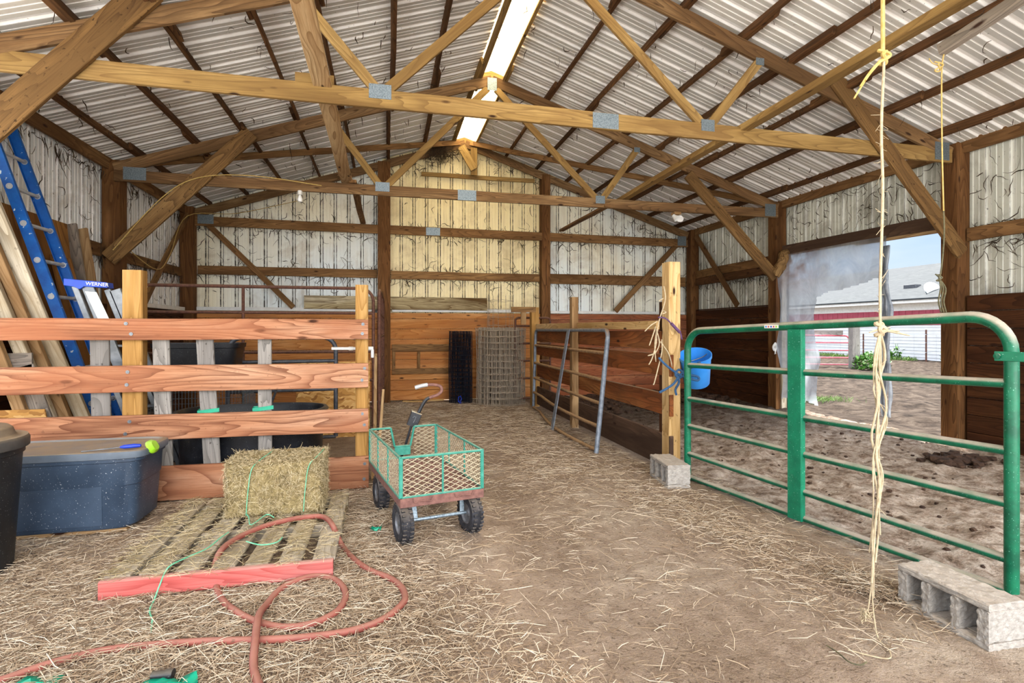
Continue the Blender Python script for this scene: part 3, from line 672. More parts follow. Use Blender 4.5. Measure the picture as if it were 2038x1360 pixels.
# ------------------------------------------------------------------ hay bale
bx0, bx1, by0, by1, bz0, bz1 = -.985, -.415, 3.70, 4.08, .102, .445
t = thing('hay_bale', ((bx0 + bx1) / 2, (by0 + by1) / 2, bz0), 'green-gold hay bale sitting at the back of the pallet', 'hay bale')
mb = MB(); vs, fs, idx = [], [], {}
def bpv(i, j, k, nx, ny, nz):
    key = (i, j, k)
    if key not in idx:
        p = V((bx0 + (bx1 - bx0) * i / nx, by0 + (by1 - by0) * j / ny, bz0 + (bz1 - bz0) * k / nz))
        c = V(((bx0 + bx1) / 2, (by0 + by1) / 2, (bz0 + bz1) / 2)); d = (p - c)
        rr = max(abs(d.x) / (bx1 - bx0), abs(d.y) / (by1 - by0), abs(d.z) / (bz1 - bz0)) * 2
        am = .014 * noise.noise(p * 9) + .008 * noise.noise(p * 30)
        e = sum(1 for q, h in ((d.x, bx1 - bx0), (d.y, by1 - by0), (d.z, bz1 - bz0)) if abs(q) > h * .49)
        p = p + d.normalized() * (am - (.012 if e >= 2 else 0)); p.z = max(p.z, bz0)
        idx[key] = len(vs); vs.append(p)
    return idx[key]
nx, ny, nz = 26, 16, 16
for i in range(nx):
    for j in range(ny):
        for k, rv in ((0, True), (nz, False)):
            q = [bpv(i, j, k, nx, ny, nz), bpv(i + 1, j, k, nx, ny, nz), bpv(i + 1, j + 1, k, nx, ny, nz), bpv(i, j + 1, k, nx, ny, nz)]; fs.append(q[::-1] if rv else q)
for i in range(nx):
    for k in range(nz):
        for j, rv in ((0, False), (ny, True)):
            q = [bpv(i, j, k, nx, ny, nz), bpv(i + 1, j, k, nx, ny, nz), bpv(i + 1, j, k + 1, nx, ny, nz), bpv(i, j, k + 1, nx, ny, nz)]; fs.append(q[::-1] if rv else q)
for j in range(ny):
    for k in range(nz):
        for i, rv in ((0, True), (nx, False)):
            q = [bpv(i, j, k, nx, ny, nz), bpv(i, j + 1, k, nx, ny, nz), bpv(i, j + 1, k + 1, nx, ny, nz), bpv(i, j, k + 1, nx, ny, nz)]; fs.append(q[::-1] if rv else q)
mb.add(vs, fs); build('core', mb, 'haycore', t, True)
n_ = 9000; fc = rng.integers(0, 4, n_); u = rng.random(n_); w = rng.random(n_)
c = np.zeros((n_, 3)); d = rng.normal(size=(n_, 3)); X_, Y_, Z_ = bx0 + u * (bx1 - bx0), by0 + w * (by1 - by0), bz0 + w * (bz1 - bz0)
YY = by0 + u * (by1 - by0)
for q, (ax) in enumerate(('front', 'top', 'left', 'right')):
    m_ = fc == q
    if ax == 'front': c[m_] = np.stack([X_, np.full(n_, by0), Z_], 1)[m_]; d[m_, 1] *= .35
    if ax == 'top': c[m_] = np.stack([X_, Y_, np.full(n_, bz1)], 1)[m_]; d[m_, 2] *= .3
    if ax == 'left': c[m_] = np.stack([np.full(n_, bx0), YY, Z_], 1)[m_]; d[m_, 0] *= .4
    if ax == 'right': c[m_] = np.stack([np.full(n_, bx1), YY, Z_], 1)[m_]; d[m_, 0] *= .4
L_ = rng.uniform(.02, .075, n_); L_[rng.random(n_) < .02] *= 2.2
v, f, ti = blades(c, d, L_, rng.uniform(.0008, .0018, n_), rng.normal(0, .006, (n_, 2)), rng.random(n_))
o = fastmesh('stems', v, f, 'hay', ti, t); o['kind'] = 'stuff'
for x in (-.86, -.52):
    p = [(x, by0 - .012, bz0 + .02), (x + .01, by0 - .018, bz0 + .15), (x + .03, by0 - .012, bz1 - .04), (x + .07, by0 + .03, bz1 + .01), (x + .09, by0 + .2, bz1 + .013), (x + .09, by1, bz1 + .0)]
    build('twine', MB().tube(smoothpts(p, 5), .0028, 6), 'greentwine', t, True)
# ------------------------------------------------------------------ garden wagon
wc = V((.236, 3.81, 0)); wa = math.radians(11.5); WMAT = Matrix.Translation(wc) @ Matrix.Rotation(wa, 4, 'Z')
t = thing('garden_wagon', tuple(wc), 'teal mesh-sided garden wagon with four black tyres on the dirt aisle', 'wagon')
W2, L2, ZB, ZT = .262, .515, .285, .53
def wb(name, mb, mat, par=t, sm=False): return build(name, mb.xf(WMAT), mat, par, sm)
mb = MB()
for s in (-1, 1):
    mb.beam((s * W2, -L2, .262), (s * W2, L2, .262), .006, .055); mb.beam((-W2, s * L2, .262), (W2, s * L2, .262), .055 if 0 else .006, .055)
    mb.beam((s * (W2 - .02), -L2, .287), (s * (W2 - .02), L2, .287), .04, .005); mb.beam((-W2, s * (L2 - .02), .287), (W2, s * (L2 - .02), .287), .04, .005)
wb('bed_frame', mb, 'rust')
def diamond(mb, o, ux, uz, Wd, Hd, sp=.06, r=.0020, asp=.5):
    """expanded-metal lattice filling a Wd x Hd rectangle from o along ux, uz"""
    o, ux, uz = V(o), V(ux), V(uz)
    for sg in (1, -1):
        k = -Hd / asp
        while k < Wd + Hd / asp:
            pts = []
            for z in (0, Hd):
                pts.append((k + sg * z / asp if sg > 0 else k - z / asp + 0, z))
            (xa, za), (xb, zb) = pts
            ta, tb = 0., 1.; dx = xb - xa
            if dx:
                lo, hi = sorted(((0 - xa) / dx, (Wd - xa) / dx)); ta, tb = max(ta, lo), min(tb, hi)
            if ta < tb:
                a = (xa + dx * ta, Hd * ta); b = (xa + dx * tb, Hd * tb)
                mb.tube([o + ux * a[0] + uz * a[1], o + ux * b[0] + uz * b[1]], r, 4, cap=False)
            k += sp
    return mb
mb = diamond(MB(), (-W2 + .03, -L2 + .03, .289), (1, 0, 0), (0, 1, 0), 2 * W2 - .06, 2 * L2 - .06, .04, .0018)
wb('bed_mesh', mb, 'rust')
HP = ZT - .292
def panel(name, o, ux, Wd, inner, notch=None):
    o, ux = V(o), V(ux); uz = V((0, 0, 1)); mb = MB(); r = .0085
    if notch:
        a, b, h = notch
        for p in ([(0, 0), (0, HP), (a, HP), (a + .03, h), (b - .03, h), (b, HP), (Wd, HP), (Wd, 0), (0, 0)],):
            for (x0, z0), (x1, z1) in zip(p, p[1:]): mb.tube([o + ux * x0 + uz * z0, o + ux * x1 + uz * z1], r, 6)
        mb.beam(o + ux * (a + .03) + uz * (h - .035), o + ux * (b - .03) + uz * (h - .035), .004, .07)
    else:
        for (x0, z0, x1, z1) in ((0, 0, 0, HP), (0, HP, Wd, HP), (Wd, HP, Wd, 0), (Wd, 0, 0, 0)): mb.tube([o + ux * x0 + uz * z0, o + ux * x1 + uz * z1], r, 6)
    for x in inner: mb.tube([o + ux * x + uz * 0, o + ux * x + uz * HP], .0065, 6)
    pn = wb(name, mb, 'teal')
    for (ox, ww) in (((0, notch[0]), (notch[1], Wd - notch[1])) if notch else ((0, Wd),)):
        wb('mesh', diamond(MB(), o + ux * ox, ux, uz, ww, HP), 'wire', pn)
    return pn
panel('side_panel', (-W2 + .008, -L2 + .01, .292), (1, 0, 0), 2 * W2 - .016, (W2 - .008,))
panel('side_panel', (-W2 + .008, L2 - .01, .292), (1, 0, 0), 2 * W2 - .016, (), (.15, 2 * W2 - .19, .09))
panel('side_panel', (-W2, -L2 + .012, .292), (0, 1, 0), 2 * L2 - .024, (.34, .68))
panel('side_panel', (W2, -L2 + .012, .292), (0, 1, 0), 2 * L2 - .024, (.34, .68))
for s in (-.13, .13):
    x = s
    mb = MB().tube(smoothpts([(x - .06, -L2 - .008, .284), (x - .05, -L2 - .014, .262), (x - .02, -L2 - .012, .268), (x + .03, -L2 - .012, .266), (x + .05, -L2 - .014, .262), (x + .06, -L2 - .008, .284)], 4), .003, 6)
    wb('panel_clip', mb, 'rust', t, True)
for y in (-.43, .25):
    mb = MB().tube([(-.2, y, .125), (.2, y, .125)], .011, 8)
    for x in (-.15, .15): mb.beam((x, y, .125), (x * 1.05, y + (.03 if y < 0 else -.03), .24), .03, .006, (0, 1, 0))
    if y > 0: mb.tube([(0, .25, .14), (0, .5, .16)], .012, 8)
    wb('axle', mb, 'galv')
for (x, y, rz) in ((-.228, -.43, .05), (.205, -.43, .12), (-.228, .25, .03), (.205, .25, .03)):
    R = Matrix.Translation((x, y, .122)) @ Matrix.Rotation(rz, 4, 'Z') @ Matrix.Rotation(math.pi / 2, 4, 'Y')
    m1 = MB().lathe([(.066, -.034), (.088, -.042), (.108, -.038), (.119, -.022), (.122, 0), (.119, .022), (.108, .038), (.088, .042), (.066, .034)], 36)
    for k in range(26):
        a = 2 * math.pi * k / 26
        for sgn in (-1, 1):
            b = MB().box((.116, -.007, sgn * .022 - .011), (.128 - .004 * 0, .007, sgn * .022 + .011), .001); b.xf(Matrix.Rotation(a + (.12 if sgn > 0 else 0), 4, 'Z')); m1.add(b.v, b.f)
    tyre = wb('wheel', m1.xf(R), 'rubber', t, True)
    m2 = MB().lathe([(0, .03), (.018, .03), (.018, .022), (.03, .012), (.058, .02), (.066, .032), (.067, 0), (.066, -.032), (.058, -.02), (.03, -.012), (.018, -.022), (.018, -.03), (0, -.03)], 28)
    wb('hub', m2.xf(R), 'hub', tyre, True)
hp = [at(806, 889, Y=4.42), at(818, 850, Y=4.42), at(829, 822, Y=4.42)]
lowp = hp[0] + (hp[0] - hp[1]) * .9
h1 = build('handle_bar', MB().tube([lowp, hp[0], hp[1], at(835, 818, Y=4.42)], .010, 10), 'blackplastic', t, True)
q = [at(833, 822, Y=4.42), at(841, 806, Y=4.42), at(849, 795, Y=4.42), at(860, 790, Y=4.42), at(871, 786, Y=4.42), at(879, 778, Y=4.42), at(876, 769, Y=4.42), at(862, 766, Y=4.42), at(845, 767, Y=4.42), at(826, 772, Y=4.42)]
sq = smoothpts(q, 6)
build('handle_sleeve', MB().tube(sq[:16], .014, 10), 'blackplastic', t, True)
build('handle_grip', MB().tube(sq[15:49], .0125, 10), 'rust', t, True)
build('handle_tape', MB().tube(sq[46:], .0165, 12), 'silver', t, True)
d = (hp[2] - hp[1]).normalized(); bc = hp[1].lerp(hp[2], .55)
mb = MB().beam(bc - d * .055, bc + d * .055, .085, .075, (0, 1, 0), .004); hb = build('handle_box', mb, 'blackplastic', t)
build('box_top', MB().beam(bc + d * .0555, bc + d * .060, .085, .075, (0, 1, 0), .001), 'whitewood', hb)
mb = MB().tube([bc + V((-.012, -.039, .018)), bc + V((0, -.039, .028)), bc + V((.014, -.039, .022)), bc + V((.006, -.039, .004)), bc + V((-.008, -.039, -.022))], .0022, 6); build('hook', mb, 'alu', hb)
# ------------------------------------------------------------------ hose
hz = []
HP_ = [(-60, 1372), (0, 1356), (100, 1322), (200, 1297), (300, 1285), (400, 1278), (500, 1275), (600, 1270), (700, 1256), (765, 1232), (800, 1203), (806, 1188), (798, 1168), (775, 1151), (735, 1135), (703, 1112), (680, 1085), (664, 1050), (652, 1034), (632, 1028), (580, 1034), (520, 1050), (470, 1073), (440, 1096), (428, 1126), (428, 1156), (441, 1193), (472, 1221), (512, 1240), (560, 1249), (605, 1246), (645, 1233), (675, 1213), (688, 1186), (677, 1162), (650, 1149), (612, 1152), (562, 1173), (532, 1205), (515, 1240), (508, 1288), (505, 1330), (520, 1375)]
for i, (x, y) in enumerate(HP_):
    zz = .022
    p = at(x, y, Z=.022)
    q = at(x, y, Z=.12)
    if px0 < q.x < px1 and q.y > py0 + .02: p = q
    elif px0 < q.x < px1 and q.y > py0 - .1: p = at(x, y, Z=.075)
    if 36 <= i <= 39: p.z += .006
    if i in (39, 40): p.z += .024
    if i in (27, 28): p.z += .004
    hz.append(p)
o = build('garden_hose', MB().tube(smoothpts(hz, 8), .0155, 12), 'hose', None, True); tag(o, 'faded red rubber hose looped over the pallet and straw', 'hose')
# ------------------------------------------------------------------ things leaning in the left corner
def ladder():
    t = thing('extension_ladder', (-2.3, 5.48, 0), 'blue fibreglass ladder with paint specks leaning on the left wall', 'ladder')
    X = lambda z: -2.23 - .325 * z
    for y, s in ((5.29, 1), (5.66, -1)):
        a, b = V((X(0), y, 0)), V((X(3.18), y, 3.18)); d = (b - a).normalized(); nx_ = V((d.z, 0, -d.x))
        mb = MB(); mb.beam(a, b, .006, .082, nx_, .001)
        for e in (-1, 1): mb.beam(a + nx_ * e * .039 + V((0, s * .014, 0)), b + nx_ * e * .039 + V((0, s * .014, 0)), .028, .005, nx_, .001)
        rl = build('rail', mb, 'bluefibre', t)
        for k in range(10):
            z = .36 + .303 * k; m = MB().lathe([(.017, -.004), (.024, -.004), (.026, 0), (.024, .005), (.017, .005)], 14); m.xf(Matrix.Translation((X(z), y, z)) @ Matrix.Rotation(math.pi / 2, 4, 'X')); build('rung_collar', m, 'rung', rl, True)
    for k in range(10):
        z = .36 + .303 * k; build('rung', MB().tube([(X(z), 5.285, z), (X(z), 5.665, z)], .016, 10), 'rung', t, True)
ladder()
t = thing('step_ladder', (-2.0, 5.05, 0), 'folded aluminium step ladder with blue cap leaning behind the fence', 'step ladder')
sl = lambda z, dx=0., dy=0.: V((-1.78 - .345 * z + dx, 5.02 + dy, z))
for dx, dy, w in ((-.09, .0, .045), (.0, .0, .085), (.11, .05, .05), (.165, .05, .085)):
    zt = 1.64 - .02 * (dx > .05)
    build('rail', MB().beam(sl(.02, dx + (.0 if dy == 0 else .03), dy), sl(zt, dx, dy), .028, w, (1, 0, .3)), 'alu', t)
for z in (.35, .66, .97, 1.16): build('step', MB().beam(sl(z, -.08, .02), sl(z, .17, .05), .07, .022), 'alu', t)
cp = build('cap', MB().prism([(-2.50, 4.985, 1.70), (-2.2, 4.985, 1.675), (-2.195, 4.985, 1.63), (-2.36, 4.985, 1.638), (-2.39, 4.985, 1.615), (-2.43, 4.985, 1.635), (-2.50, 4.985, 1.645)], (0, .11, 0)), 'bluecap', t, bevel=.004)
txt = bpy.data.curves.new('cap_lettering', 'FONT'); txt.body = 'WERNER'; txt.size = .04; txt.extrude = .001; txt.align_x = 'CENTER'; txt.align_y = 'CENTER'
to = bpy.data.objects.new('cap_lettering', txt); dg = None
COL.objects.link(to); bpy.context.view_layer.update(); me = bpy.data.meshes.new_from_object(to); bpy.data.objects.remove(to)
me.materials.clear(); me.materials.append(M['white']); lt = link(bpy.data.objects.new('cap_lettering', me)); lt.parent = cp
lt.location = V((-2.265, 4.982, 1.657)) - V(WL[cp.name]); lt.rotation_euler = (math.pi / 2, .06, 0); WL[lt.name] = WL[cp.name]
mb = MB().prism([(-2.36, 5.004, 1.60), (-2.28, 5.004, 1.595), (-2.17, 5.004, 1.33), (-2.25, 5.004, 1.33)], (0, .001, 0)); build('label_sheet', mb, 'white', t)
LP = 'boards leaning in the left corner'
def lean(x0, x1, y, z1, w, th, mat, label, cat='plank', yb=None):
    return board('leaning_plank', (x0, yb or y, 0.0), (x1, y, z1), w, th, mat, label, cat, LP, up=(1, 0, .36), warp=.01)
lean(-2.19, -3.11, 5.05, 2.55, .04, .10, 'whitewood', 'pale painted plank leaning nearest to the blue ladder', )
lean(-2.26, -3.14, 4.97, 2.45, .05, .07, 'tan', 'tan plank leaning second from the blue ladder')
lean(-2.33, -3.16, 4.90, 2.30, .05, .09, 'whitewood', 'chalky white plank leaning third from the blue ladder')
lean(-2.48, -3.18, 4.82, 2.2, .05, .08, 'tan', 'brownish plank leaning farthest left of the pale planks')
t_ = board('leaning_plank', (-2.60, 5.9, 0), (-3.12, 6.35, 2.36), .1, .035, 'grey', 'grey weathered plank leaning between the plywood and the left wall post', 'plank', LP, up=(0, 1, 0))
t_ = board('leaning_plank', (-2.52, 6.0, 0), (-3.08, 6.48, 2.34), .09, .035, 'tan', 'tan plank leaning beside the grey one at the left wall post', 'plank', LP, up=(0, 1, 0))
mb = MB().beam((-2.72, 5.75, 0), (-3.15, 5.75, 2.36), 1.18, .012, (1, 0, .18), .001); tag(build('plywood_sheet', mb, 'ply'), 'stained brown plywood sheet leaning on the left wall behind the ladder', 'plywood')
mb = MB().beam((-2.58, 5.92, 0), (-2.99, 5.92, 1.98), .34, .012, (1, 0, .2), .001); tag(build('plywood_offcut', mb, 'ply'), 'narrow brown plywood offcut leaning behind the blue ladder rungs', 'plywood')
mb = MB().beam((-3.1, 4.82, .10), (-2.56, 4.82, .10), .012, 1.0 if 0 else .012); 
mb = MB().prism([(-3.15, 4.72, 0), (-2.36, 4.72, 0), (-2.52, 4.78, .69), (-3.15, 4.78, .69)], (0, .012, 0)); tag(build('strand_board', mb, 'osb'), 'strand board sheet standing low behind the left end of the fence', 'board')
mb = MB().beam((-3.15, 4.86, 1.02), (-2.64, 4.86, 1.03), .02, .17, seg=4); mb.beam((-2.74, 4.86, 1.0), (-2.45, 4.86, .02), .02, .22, (1, 0, 0)); tag(build('grey_board', mb, 'grey'), 'grey board propped behind the second fence rail at the far left', 'board')
# ------------------------------------------------------------------ tube panels
def tubegate(t, P, zs, r, rr, mat, matr, corner=.12, verts=(), vr=None, ztops=None, closed_bottom=True):
    """P(s, z) -> point, s in 0..1; zs rail heights top first"""
    zt, zb = zs[0], zs[-1]; Lg = (P(1, 0) - P(0, 0)).length; cs = corner / Lg
    path = [P(0, zb)]
    for k in range(0, 7):
        a = math.pi / 2 * k / 6; path.append(P(cs - cs * math.cos(a), zt - corner + corner * math.sin(a)))
    for k in range(0, 7):
        a = math.pi / 2 * k / 6; path.append(P(1 - cs + cs * math.sin(a), zt - corner + corner * math.cos(a)))
    path.append(P(1, zb)); build('frame', MB().tube(path, r, 12), mat, t, True)
    for z in zs[1:]: build('rail', MB().tube([P(0, z), P(1, z)], rr, 10), matr, t, True)
    for s in verts: build('upright', MB().tube([P(s, zb), P(s, zt)], vr or rr, 10), mat, t, True)
t = thing('corral_panel', (-1.5, 7.0, 0), 'tall rusty tube panel standing across the left pen behind the fence', 'corral panel')
tubegate(t, lambda s, z: V((-2.9 + 2.74 * s, 7.0 + .02 * s, z)), [1.81, 1.50, 1.02, .66, .32, .06], .02, .018, 'rusttube', 'rusttube', .16, (.45,))
t = thing('corral_panel', (-.1, 8.1, 0), 'rusty tube panel seen nearly end-on running to the back wall', 'corral panel')
tubegate(t, lambda s, z: V((-.09 + .04 * s, 7.08 + 2.25 * s, z)), [1.80, 1.5, 1.2, .9, .62, .34, .08], .022, .016, 'rusttube', 'rusttube', .12, (.33, .66))
t = thing('tube_gate', (-1.0, 6.4, 0), 'dark grey bent-tube gate behind the stock tank', 'gate')
tubegate(t, lambda s, z: V((-1.66 + 1.1 * s, 6.35 + .08 * s, z)), [1.21, .94, .62, .36, .08], .024, .02, 'darktube', 'darktube', .15)
t = thing('stock_tank', (-1.12, 5.07, 0), 'black oval plastic stock tank behind the fence boards', 'stock tank')
se = dict(sx=1, sy=.6, sup=2.5)
build('tank', MB().lathe([(0, 0), (.53, 0), (.545, .02), (.58, .56), (.60, .565), (.615, .59), (.60, .61), (.575, .61), (.56, .58), (.52, .04), (0, .04)], 64, (-1.12, 5.07, 0), **se), 'blackplastic', t, True)
t = thing('wire_crate', (-1.98, 6.15, 0), 'folding wire crate standing behind the fence under the black tub', 'wire crate')
mb = MB(); x0, x1, y0, y1, z0, z1 = -2.3, -1.4, 5.85, 6.4, .02, .74
def wpan(o, ux, uz, a, b, sx_, sz_):
    o, ux, uz = V(o), V(ux), V(uz); k = 0
    while k <= a + 1e-6: mb.tube([o + ux * k, o + ux * k + uz * b], .0022, 4, cap=False); k += sx_
    k = 0
    while k <= b + 1e-6: mb.tube([o + uz * k, o + uz * k + ux * a], .0022, 4, cap=False); k += sz_
for yy in (y0, y1): wpan((x0, yy, z0), (1, 0, 0), (0, 0, 1), x1 - x0, z1 - z0, .03, .12)
for xx in (x0, x1): wpan((xx, y0, z0), (0, 1, 0), (0, 0, 1), y1 - y0, z1 - z0, .03, .12)
wpan((x0, y0, z1), (1, 0, 0), (0, 1, 0), x1 - x0, y1 - y0, .05, .12)
build('wire_cage', mb, 'galv', t); build('tray', MB().box((x0, y0, .005), (x1, y1, .03)), 'blackplastic', t)
t = thing('black_tub', (-1.86, 6.12, .74), 'black rimmed plastic tub resting on the wire crate behind the fence', 'tub')
build('tub', MB().lathe([(0, 0), (.33, 0), (.345, .02), (.385, .36), (.40, .365), (.405, .41), (.39, .41), (.37, .36), (.33, .03), (0, .03)], 64, (-1.86, 6.12, .746), sy=.6, sup=6), 'blackplastic', t, True)
mb = MB(); 
t = thing('folding_chair', (-.9, 5.95, 0), 'dark bent-tube folding chair standing behind the stock tank', 'chair')
for y in (5.8, 6.12):
    build('leg', MB().tube(smoothpts([(-1.35, y, .0), (-1.22, y, .4), (-1.08, y, .80), (-1.02, y, .9)], 5), .012, 8), 'darktube', t, True)
    build('leg', MB().tube(smoothpts([(-.7, y, .0), (-.85, y, .35), (-1.15, y, .46)], 5), .012, 8), 'darktube', t, True)
build('seat', MB().beam((-1.2, 5.96, .46), (-.8, 5.96, .47), .34, .025), 'blackplastic', t)
build('backrest', MB().tube(smoothpts([(-1.03, 5.8, .88), (-1.01, 5.83, .92), (-1.01, 5.96, .93), (-1.01, 6.09, .92), (-1.03, 6.12, .88)], 5), .012, 8), 'darktube', t, True)
mb = MB().beam((-.62, 6.85, .0), (-.62, 6.93, .95), .012, .9, (0, 0, 1)); 
mb = MB().prism([(-1.05, 6.78, 0), (-.2, 6.78, 0), (-.2, 6.9, .9), (-1.05, 6.9, .9)], (0, .012, 0)); tag(build('strand_board', mb, 'osb'), 'strand board sheet standing behind the grey tube gate and rail end', 'board')
SK = 'wooden stakes propped at the fence end'
board('wooden_stake', (-.11, 4.78, 0), (-.115, 6.3, 1.0), .045, .03, 'tan', 'taller pale stake leaning between fence post and rusty panel', 'stake', SK, up=(1, 0, 0))
board('wooden_stake', (-.08, 4.72, 0), (-.03, 5.4, .70), .04, .025, 'tan', 'shorter pale stake leaning just right of the fence end post', 'stake', SK, up=(1, 0, 0))
tag(build('water_pipe', MB().tube([at(660, 694, Y=4.78), at(740, 694, Y=4.78), at(741, 697, Y=4.78), at(741, 712, Y=4.78)], .013, 10).tube([at(694, 694, Y=4.78), at(703, 694, Y=4.78)], .017, 10).tube([at(733, 694, Y=4.78), at(743, 694, Y=4.78)], .017, 10), 'white', None, True), 'short white plastic pipe with an elbow behind the fence end post', 'pipe')
# ------------------------------------------------------------------ back wall things
tag(build('weathered_plank', MB().beam((-1.38, 9.87, 1.77), (1.82, 9.87, 1.765), .045, .23, seg=8, warp=.004), 'peel'), 'long peeling whitewashed plank standing on the back ledge', 'plank')
t = thing('board_frame', (.7, 9.86, .5), 'rectangular frame of brown boards fixed low on the back wall', 'frame')
for (x0, z0, x1, z1, w) in ((.1, .965, 1.15, .965, .13), (.1, .545, 1.15, .545, .10)): build('rail', MB().beam((x0, 9.885, z0), (x1, 9.885, z1), .03, w), 'girt', t)
for x in (.13, .57): build('stile', MB().beam((x, 9.885, .6), (x, 9.885, .9), .03, .05, (1, 0, 0)), 'girt', t)
def wireroll(cx, cy, r0, r1, turns, h, dv, dh, rad, mat, label, wob=.01, ell=1.0, extra=0):
    t = thing('wire_roll', (cx, cy, 0), label, 'wire fencing roll', 'rolls of fence wire'); mb = MB()
    th, T = 0., turns * 2 * math.pi; pos = []
    def P(a, z):
        r = r0 + (r1 - r0) * a / T; r *= 1 + wob * 2 * noise.noise(V((a * .7, z * 1.5, cx)))
        return V((cx + r * math.cos(a) + .02 * noise.noise(V((a, z, 1))), cy + r * math.sin(a) * ell, max(z + wob * noise.noise(V((a * 2, z * 3, 7))), .01)))
    while th < T:
        mb.tube([P(th + .06 * noise.noise(V((th * 3, z, 2))), z) for z in np.linspace(.015, h, 7)], rad, 4, cap=False); th += random.uniform(.6, 1.4) * dv / (r0 + (r1 - r0) * th / T)
    z = .02
    while z <= h + 1e-6:
        mb.tube([P(a, z) for a in np.arange(0, T, .22)], rad * 1.1, 4, cap=False); z += dh
    build('mesh', mb, mat, t); return t
wireroll(1.27, 9.47, .05, .21, 7, 1.27, .05, .075, .0032, 'blackwire', 'tight upright roll of black coated wire mesh against the back wall')
wireroll(1.94, 9.22, .12, .43, 15, 1.33, .08, .105, .0034, 'wirefence', 'large loose upright roll of rusty wire fencing against the back wall', .03)
t = wireroll(2.02, 9.62, .24, .25, 1.05, 1.93, .11, .15, .0026, 'wirefence', 'tall thin roll of wire standing behind the large rusty wire roll', .03)
mb = MB().tube([(1.23 + .03 * math.sin(k * 1.3), 9.235 - .01 * math.cos(k), .05 + .05 * math.sin(k * .8) + .02 * k % .07) for k in range(12)], .006, 6); tag(build('blue_cord', mb, 'bluehandle'), 'tangle of blue cord at the foot of the black wire roll', 'cord')
for (a, b, z) in (((.28, 9.68), (.62, 9.62), .03), ((.66, 9.66), (1.0, 9.72), .035)): board('wood_scrap', (a[0], a[1], z), (b[0], b[1], z), .06, .025, 'palepost', 'pale wood scrap on the dirt by the back wall, ' + ('left' if a[0] < .5 else 'right') + ' of two', 'wood scrap', 'wood scraps by the back wall')
# ------------------------------------------------------------------ pen fence on the right
t = thing('pen_fence', (2.48, 6.6, 0), 'board pen fence running back from the pale rope-tied post', 'fence')
build('post', MB().box((2.455, 4.37, -.03), (2.57, 4.50, 1.9), .006), 'palepost', t)
build('post', MB().beam((2.405, 6.72, -.03), (2.40, 6.72, 1.72), .09, .09, (0, 1, 0)), 'tan', t)
build('post', MB().beam((2.44, 8.78, -.03), (2.43, 8.78, 1.67), .13, .13, (0, 1, 0)), 'fpost', t)
build('post', MB().box((2.48, 4.52, -.03), (2.56, 4.60, 1.55), .006), 'darkboard', t)
for (z0, z1, mt) in ((1.10, 1.275, 'bayboard'), (.875, 1.07, 'bayboard'), (.515, .71, 'bayboard'), (.045, .345, 'muddy')):
    zz = (z0 + z1) / 2
    build('board', MB().beam((2.432 if 0 else 2.475, 4.36 if z0 < 1 else 4.52, zz), (2.475, 8.86, zz), .038, z1 - z0, seg=12, warp=.01), mt, t)
build('board', MB().beam((2.43, 4.45 + .07, 1.335), (2.455, 8.8, 1.35), .035, .08, seg=8, warp=.006), 'palepost', t)
build('board', MB().beam((2.44, 8.72, 1.63), (2.02, 8.74, 1.63), .04, .09), 'girt', t)
build('board', MB().beam((2.23, 8.74, 1.6), (2.23, 8.74, 1.38), .09, .03, (0, 1, 0)), 'tan', t)
t = thing('corral_panel', (2.4, 9.2, 0), 'rusty tube panel end behind the far pen post and wire roll', 'corral panel')
tubegate(t, lambda s, z: V((2.15 + .62 * s, 8.98, z)), [1.5, 1.36, 1.06, .76, .46, .12], .018, .018, 'rusttube', 'rusttube', .06)
t = thing('tube_gate', (2.2, 6.8, 0), 'galvanised grey six-bar gate leaning on the pen fence', 'gate')
def PG(s, z): return V((2.13 + .2 * s + .15 * z * (1 - .78 * s), 5.28 + 3.2 * s + .1 * z * (1 - s), z))
zs = [1.29, 1.04, .755, .51, .275, .035]
def PGb(s, z):
    p = PG(s, z)
    if z < .6: p.x -= .12 * math.sin(math.pi * min(s * 1.2, 1)) * (1 - z / .6)
    return p
zt, zb = zs[0], zs[-1]
path = [PG(0, 0.0)] + [PG(.03 - .03 * math.cos(a), zt - .1 + .1 * math.sin(a)) for a in np.linspace(0, math.pi / 2, 7)] + [PG(.97 + .03 * math.sin(a), zt - .1 + .1 * math.cos(a)) for a in np.linspace(0, math.pi / 2, 7)] + [PG(1, zb)]
build('frame', MB().tube(path[:2] , .026, 12), 'greytube', t, True); build('frame', MB().tube(path[1:], .024, 12), 'greytube', t, True)
for z in zs[1:]: build('rail', MB().tube([PGb(s, z) for s in np.linspace(0, 1, 13)], .02, 10), 'browntube', t, True)
for s in (.42,): build('upright', MB().beam(PGb(s, .0) - V((.028, 0, 0)), PG(s, zt) - V((.028, 0, 0)), .012, .1, (0, 1, 0)), 'greytube', t)
# ------------------------------------------------------------------ green gate
A, B = V((2.523, 4.178, 0)), V((2.88, 1.95, 0))
zL = [1.285, .987, .70, .467, .23, .03]; zR = [1.355, 1.036, .715, .464, .20, .05]
t = thing('tube_gate', tuple((A + B) / 2), 'green six-bar tube gate closing the pen on the right', 'gate')
GD = (B - A).normalized(); GL = (B - A).length
def GP(s, k): p = A.lerp(B, s); p.z = zL[k] + (zR[k] - zL[k]) * s; return p
top = lambda s: zL[0] + (zR[0] - zL[0]) * s
def gpath(s, z): p = A.lerp(B, s); p.z = z; return p
cr = .17; cs = cr / GL; path = [gpath(0, .03)]
for k in range(9): a = math.pi / 2 * k / 8; path.append(gpath(cs * (1 - math.cos(a)), top(0) - cr + cr * math.sin(a)))
for k in range(9): a = math.pi / 2 * k / 8; path.append(gpath(1 - cs + cs * math.sin(a), top(1) - cr + cr * math.cos(a)))
path.append(gpath(1, .05)); build('frame', MB().tube(path, .029, 16), 'greentube', t, True)
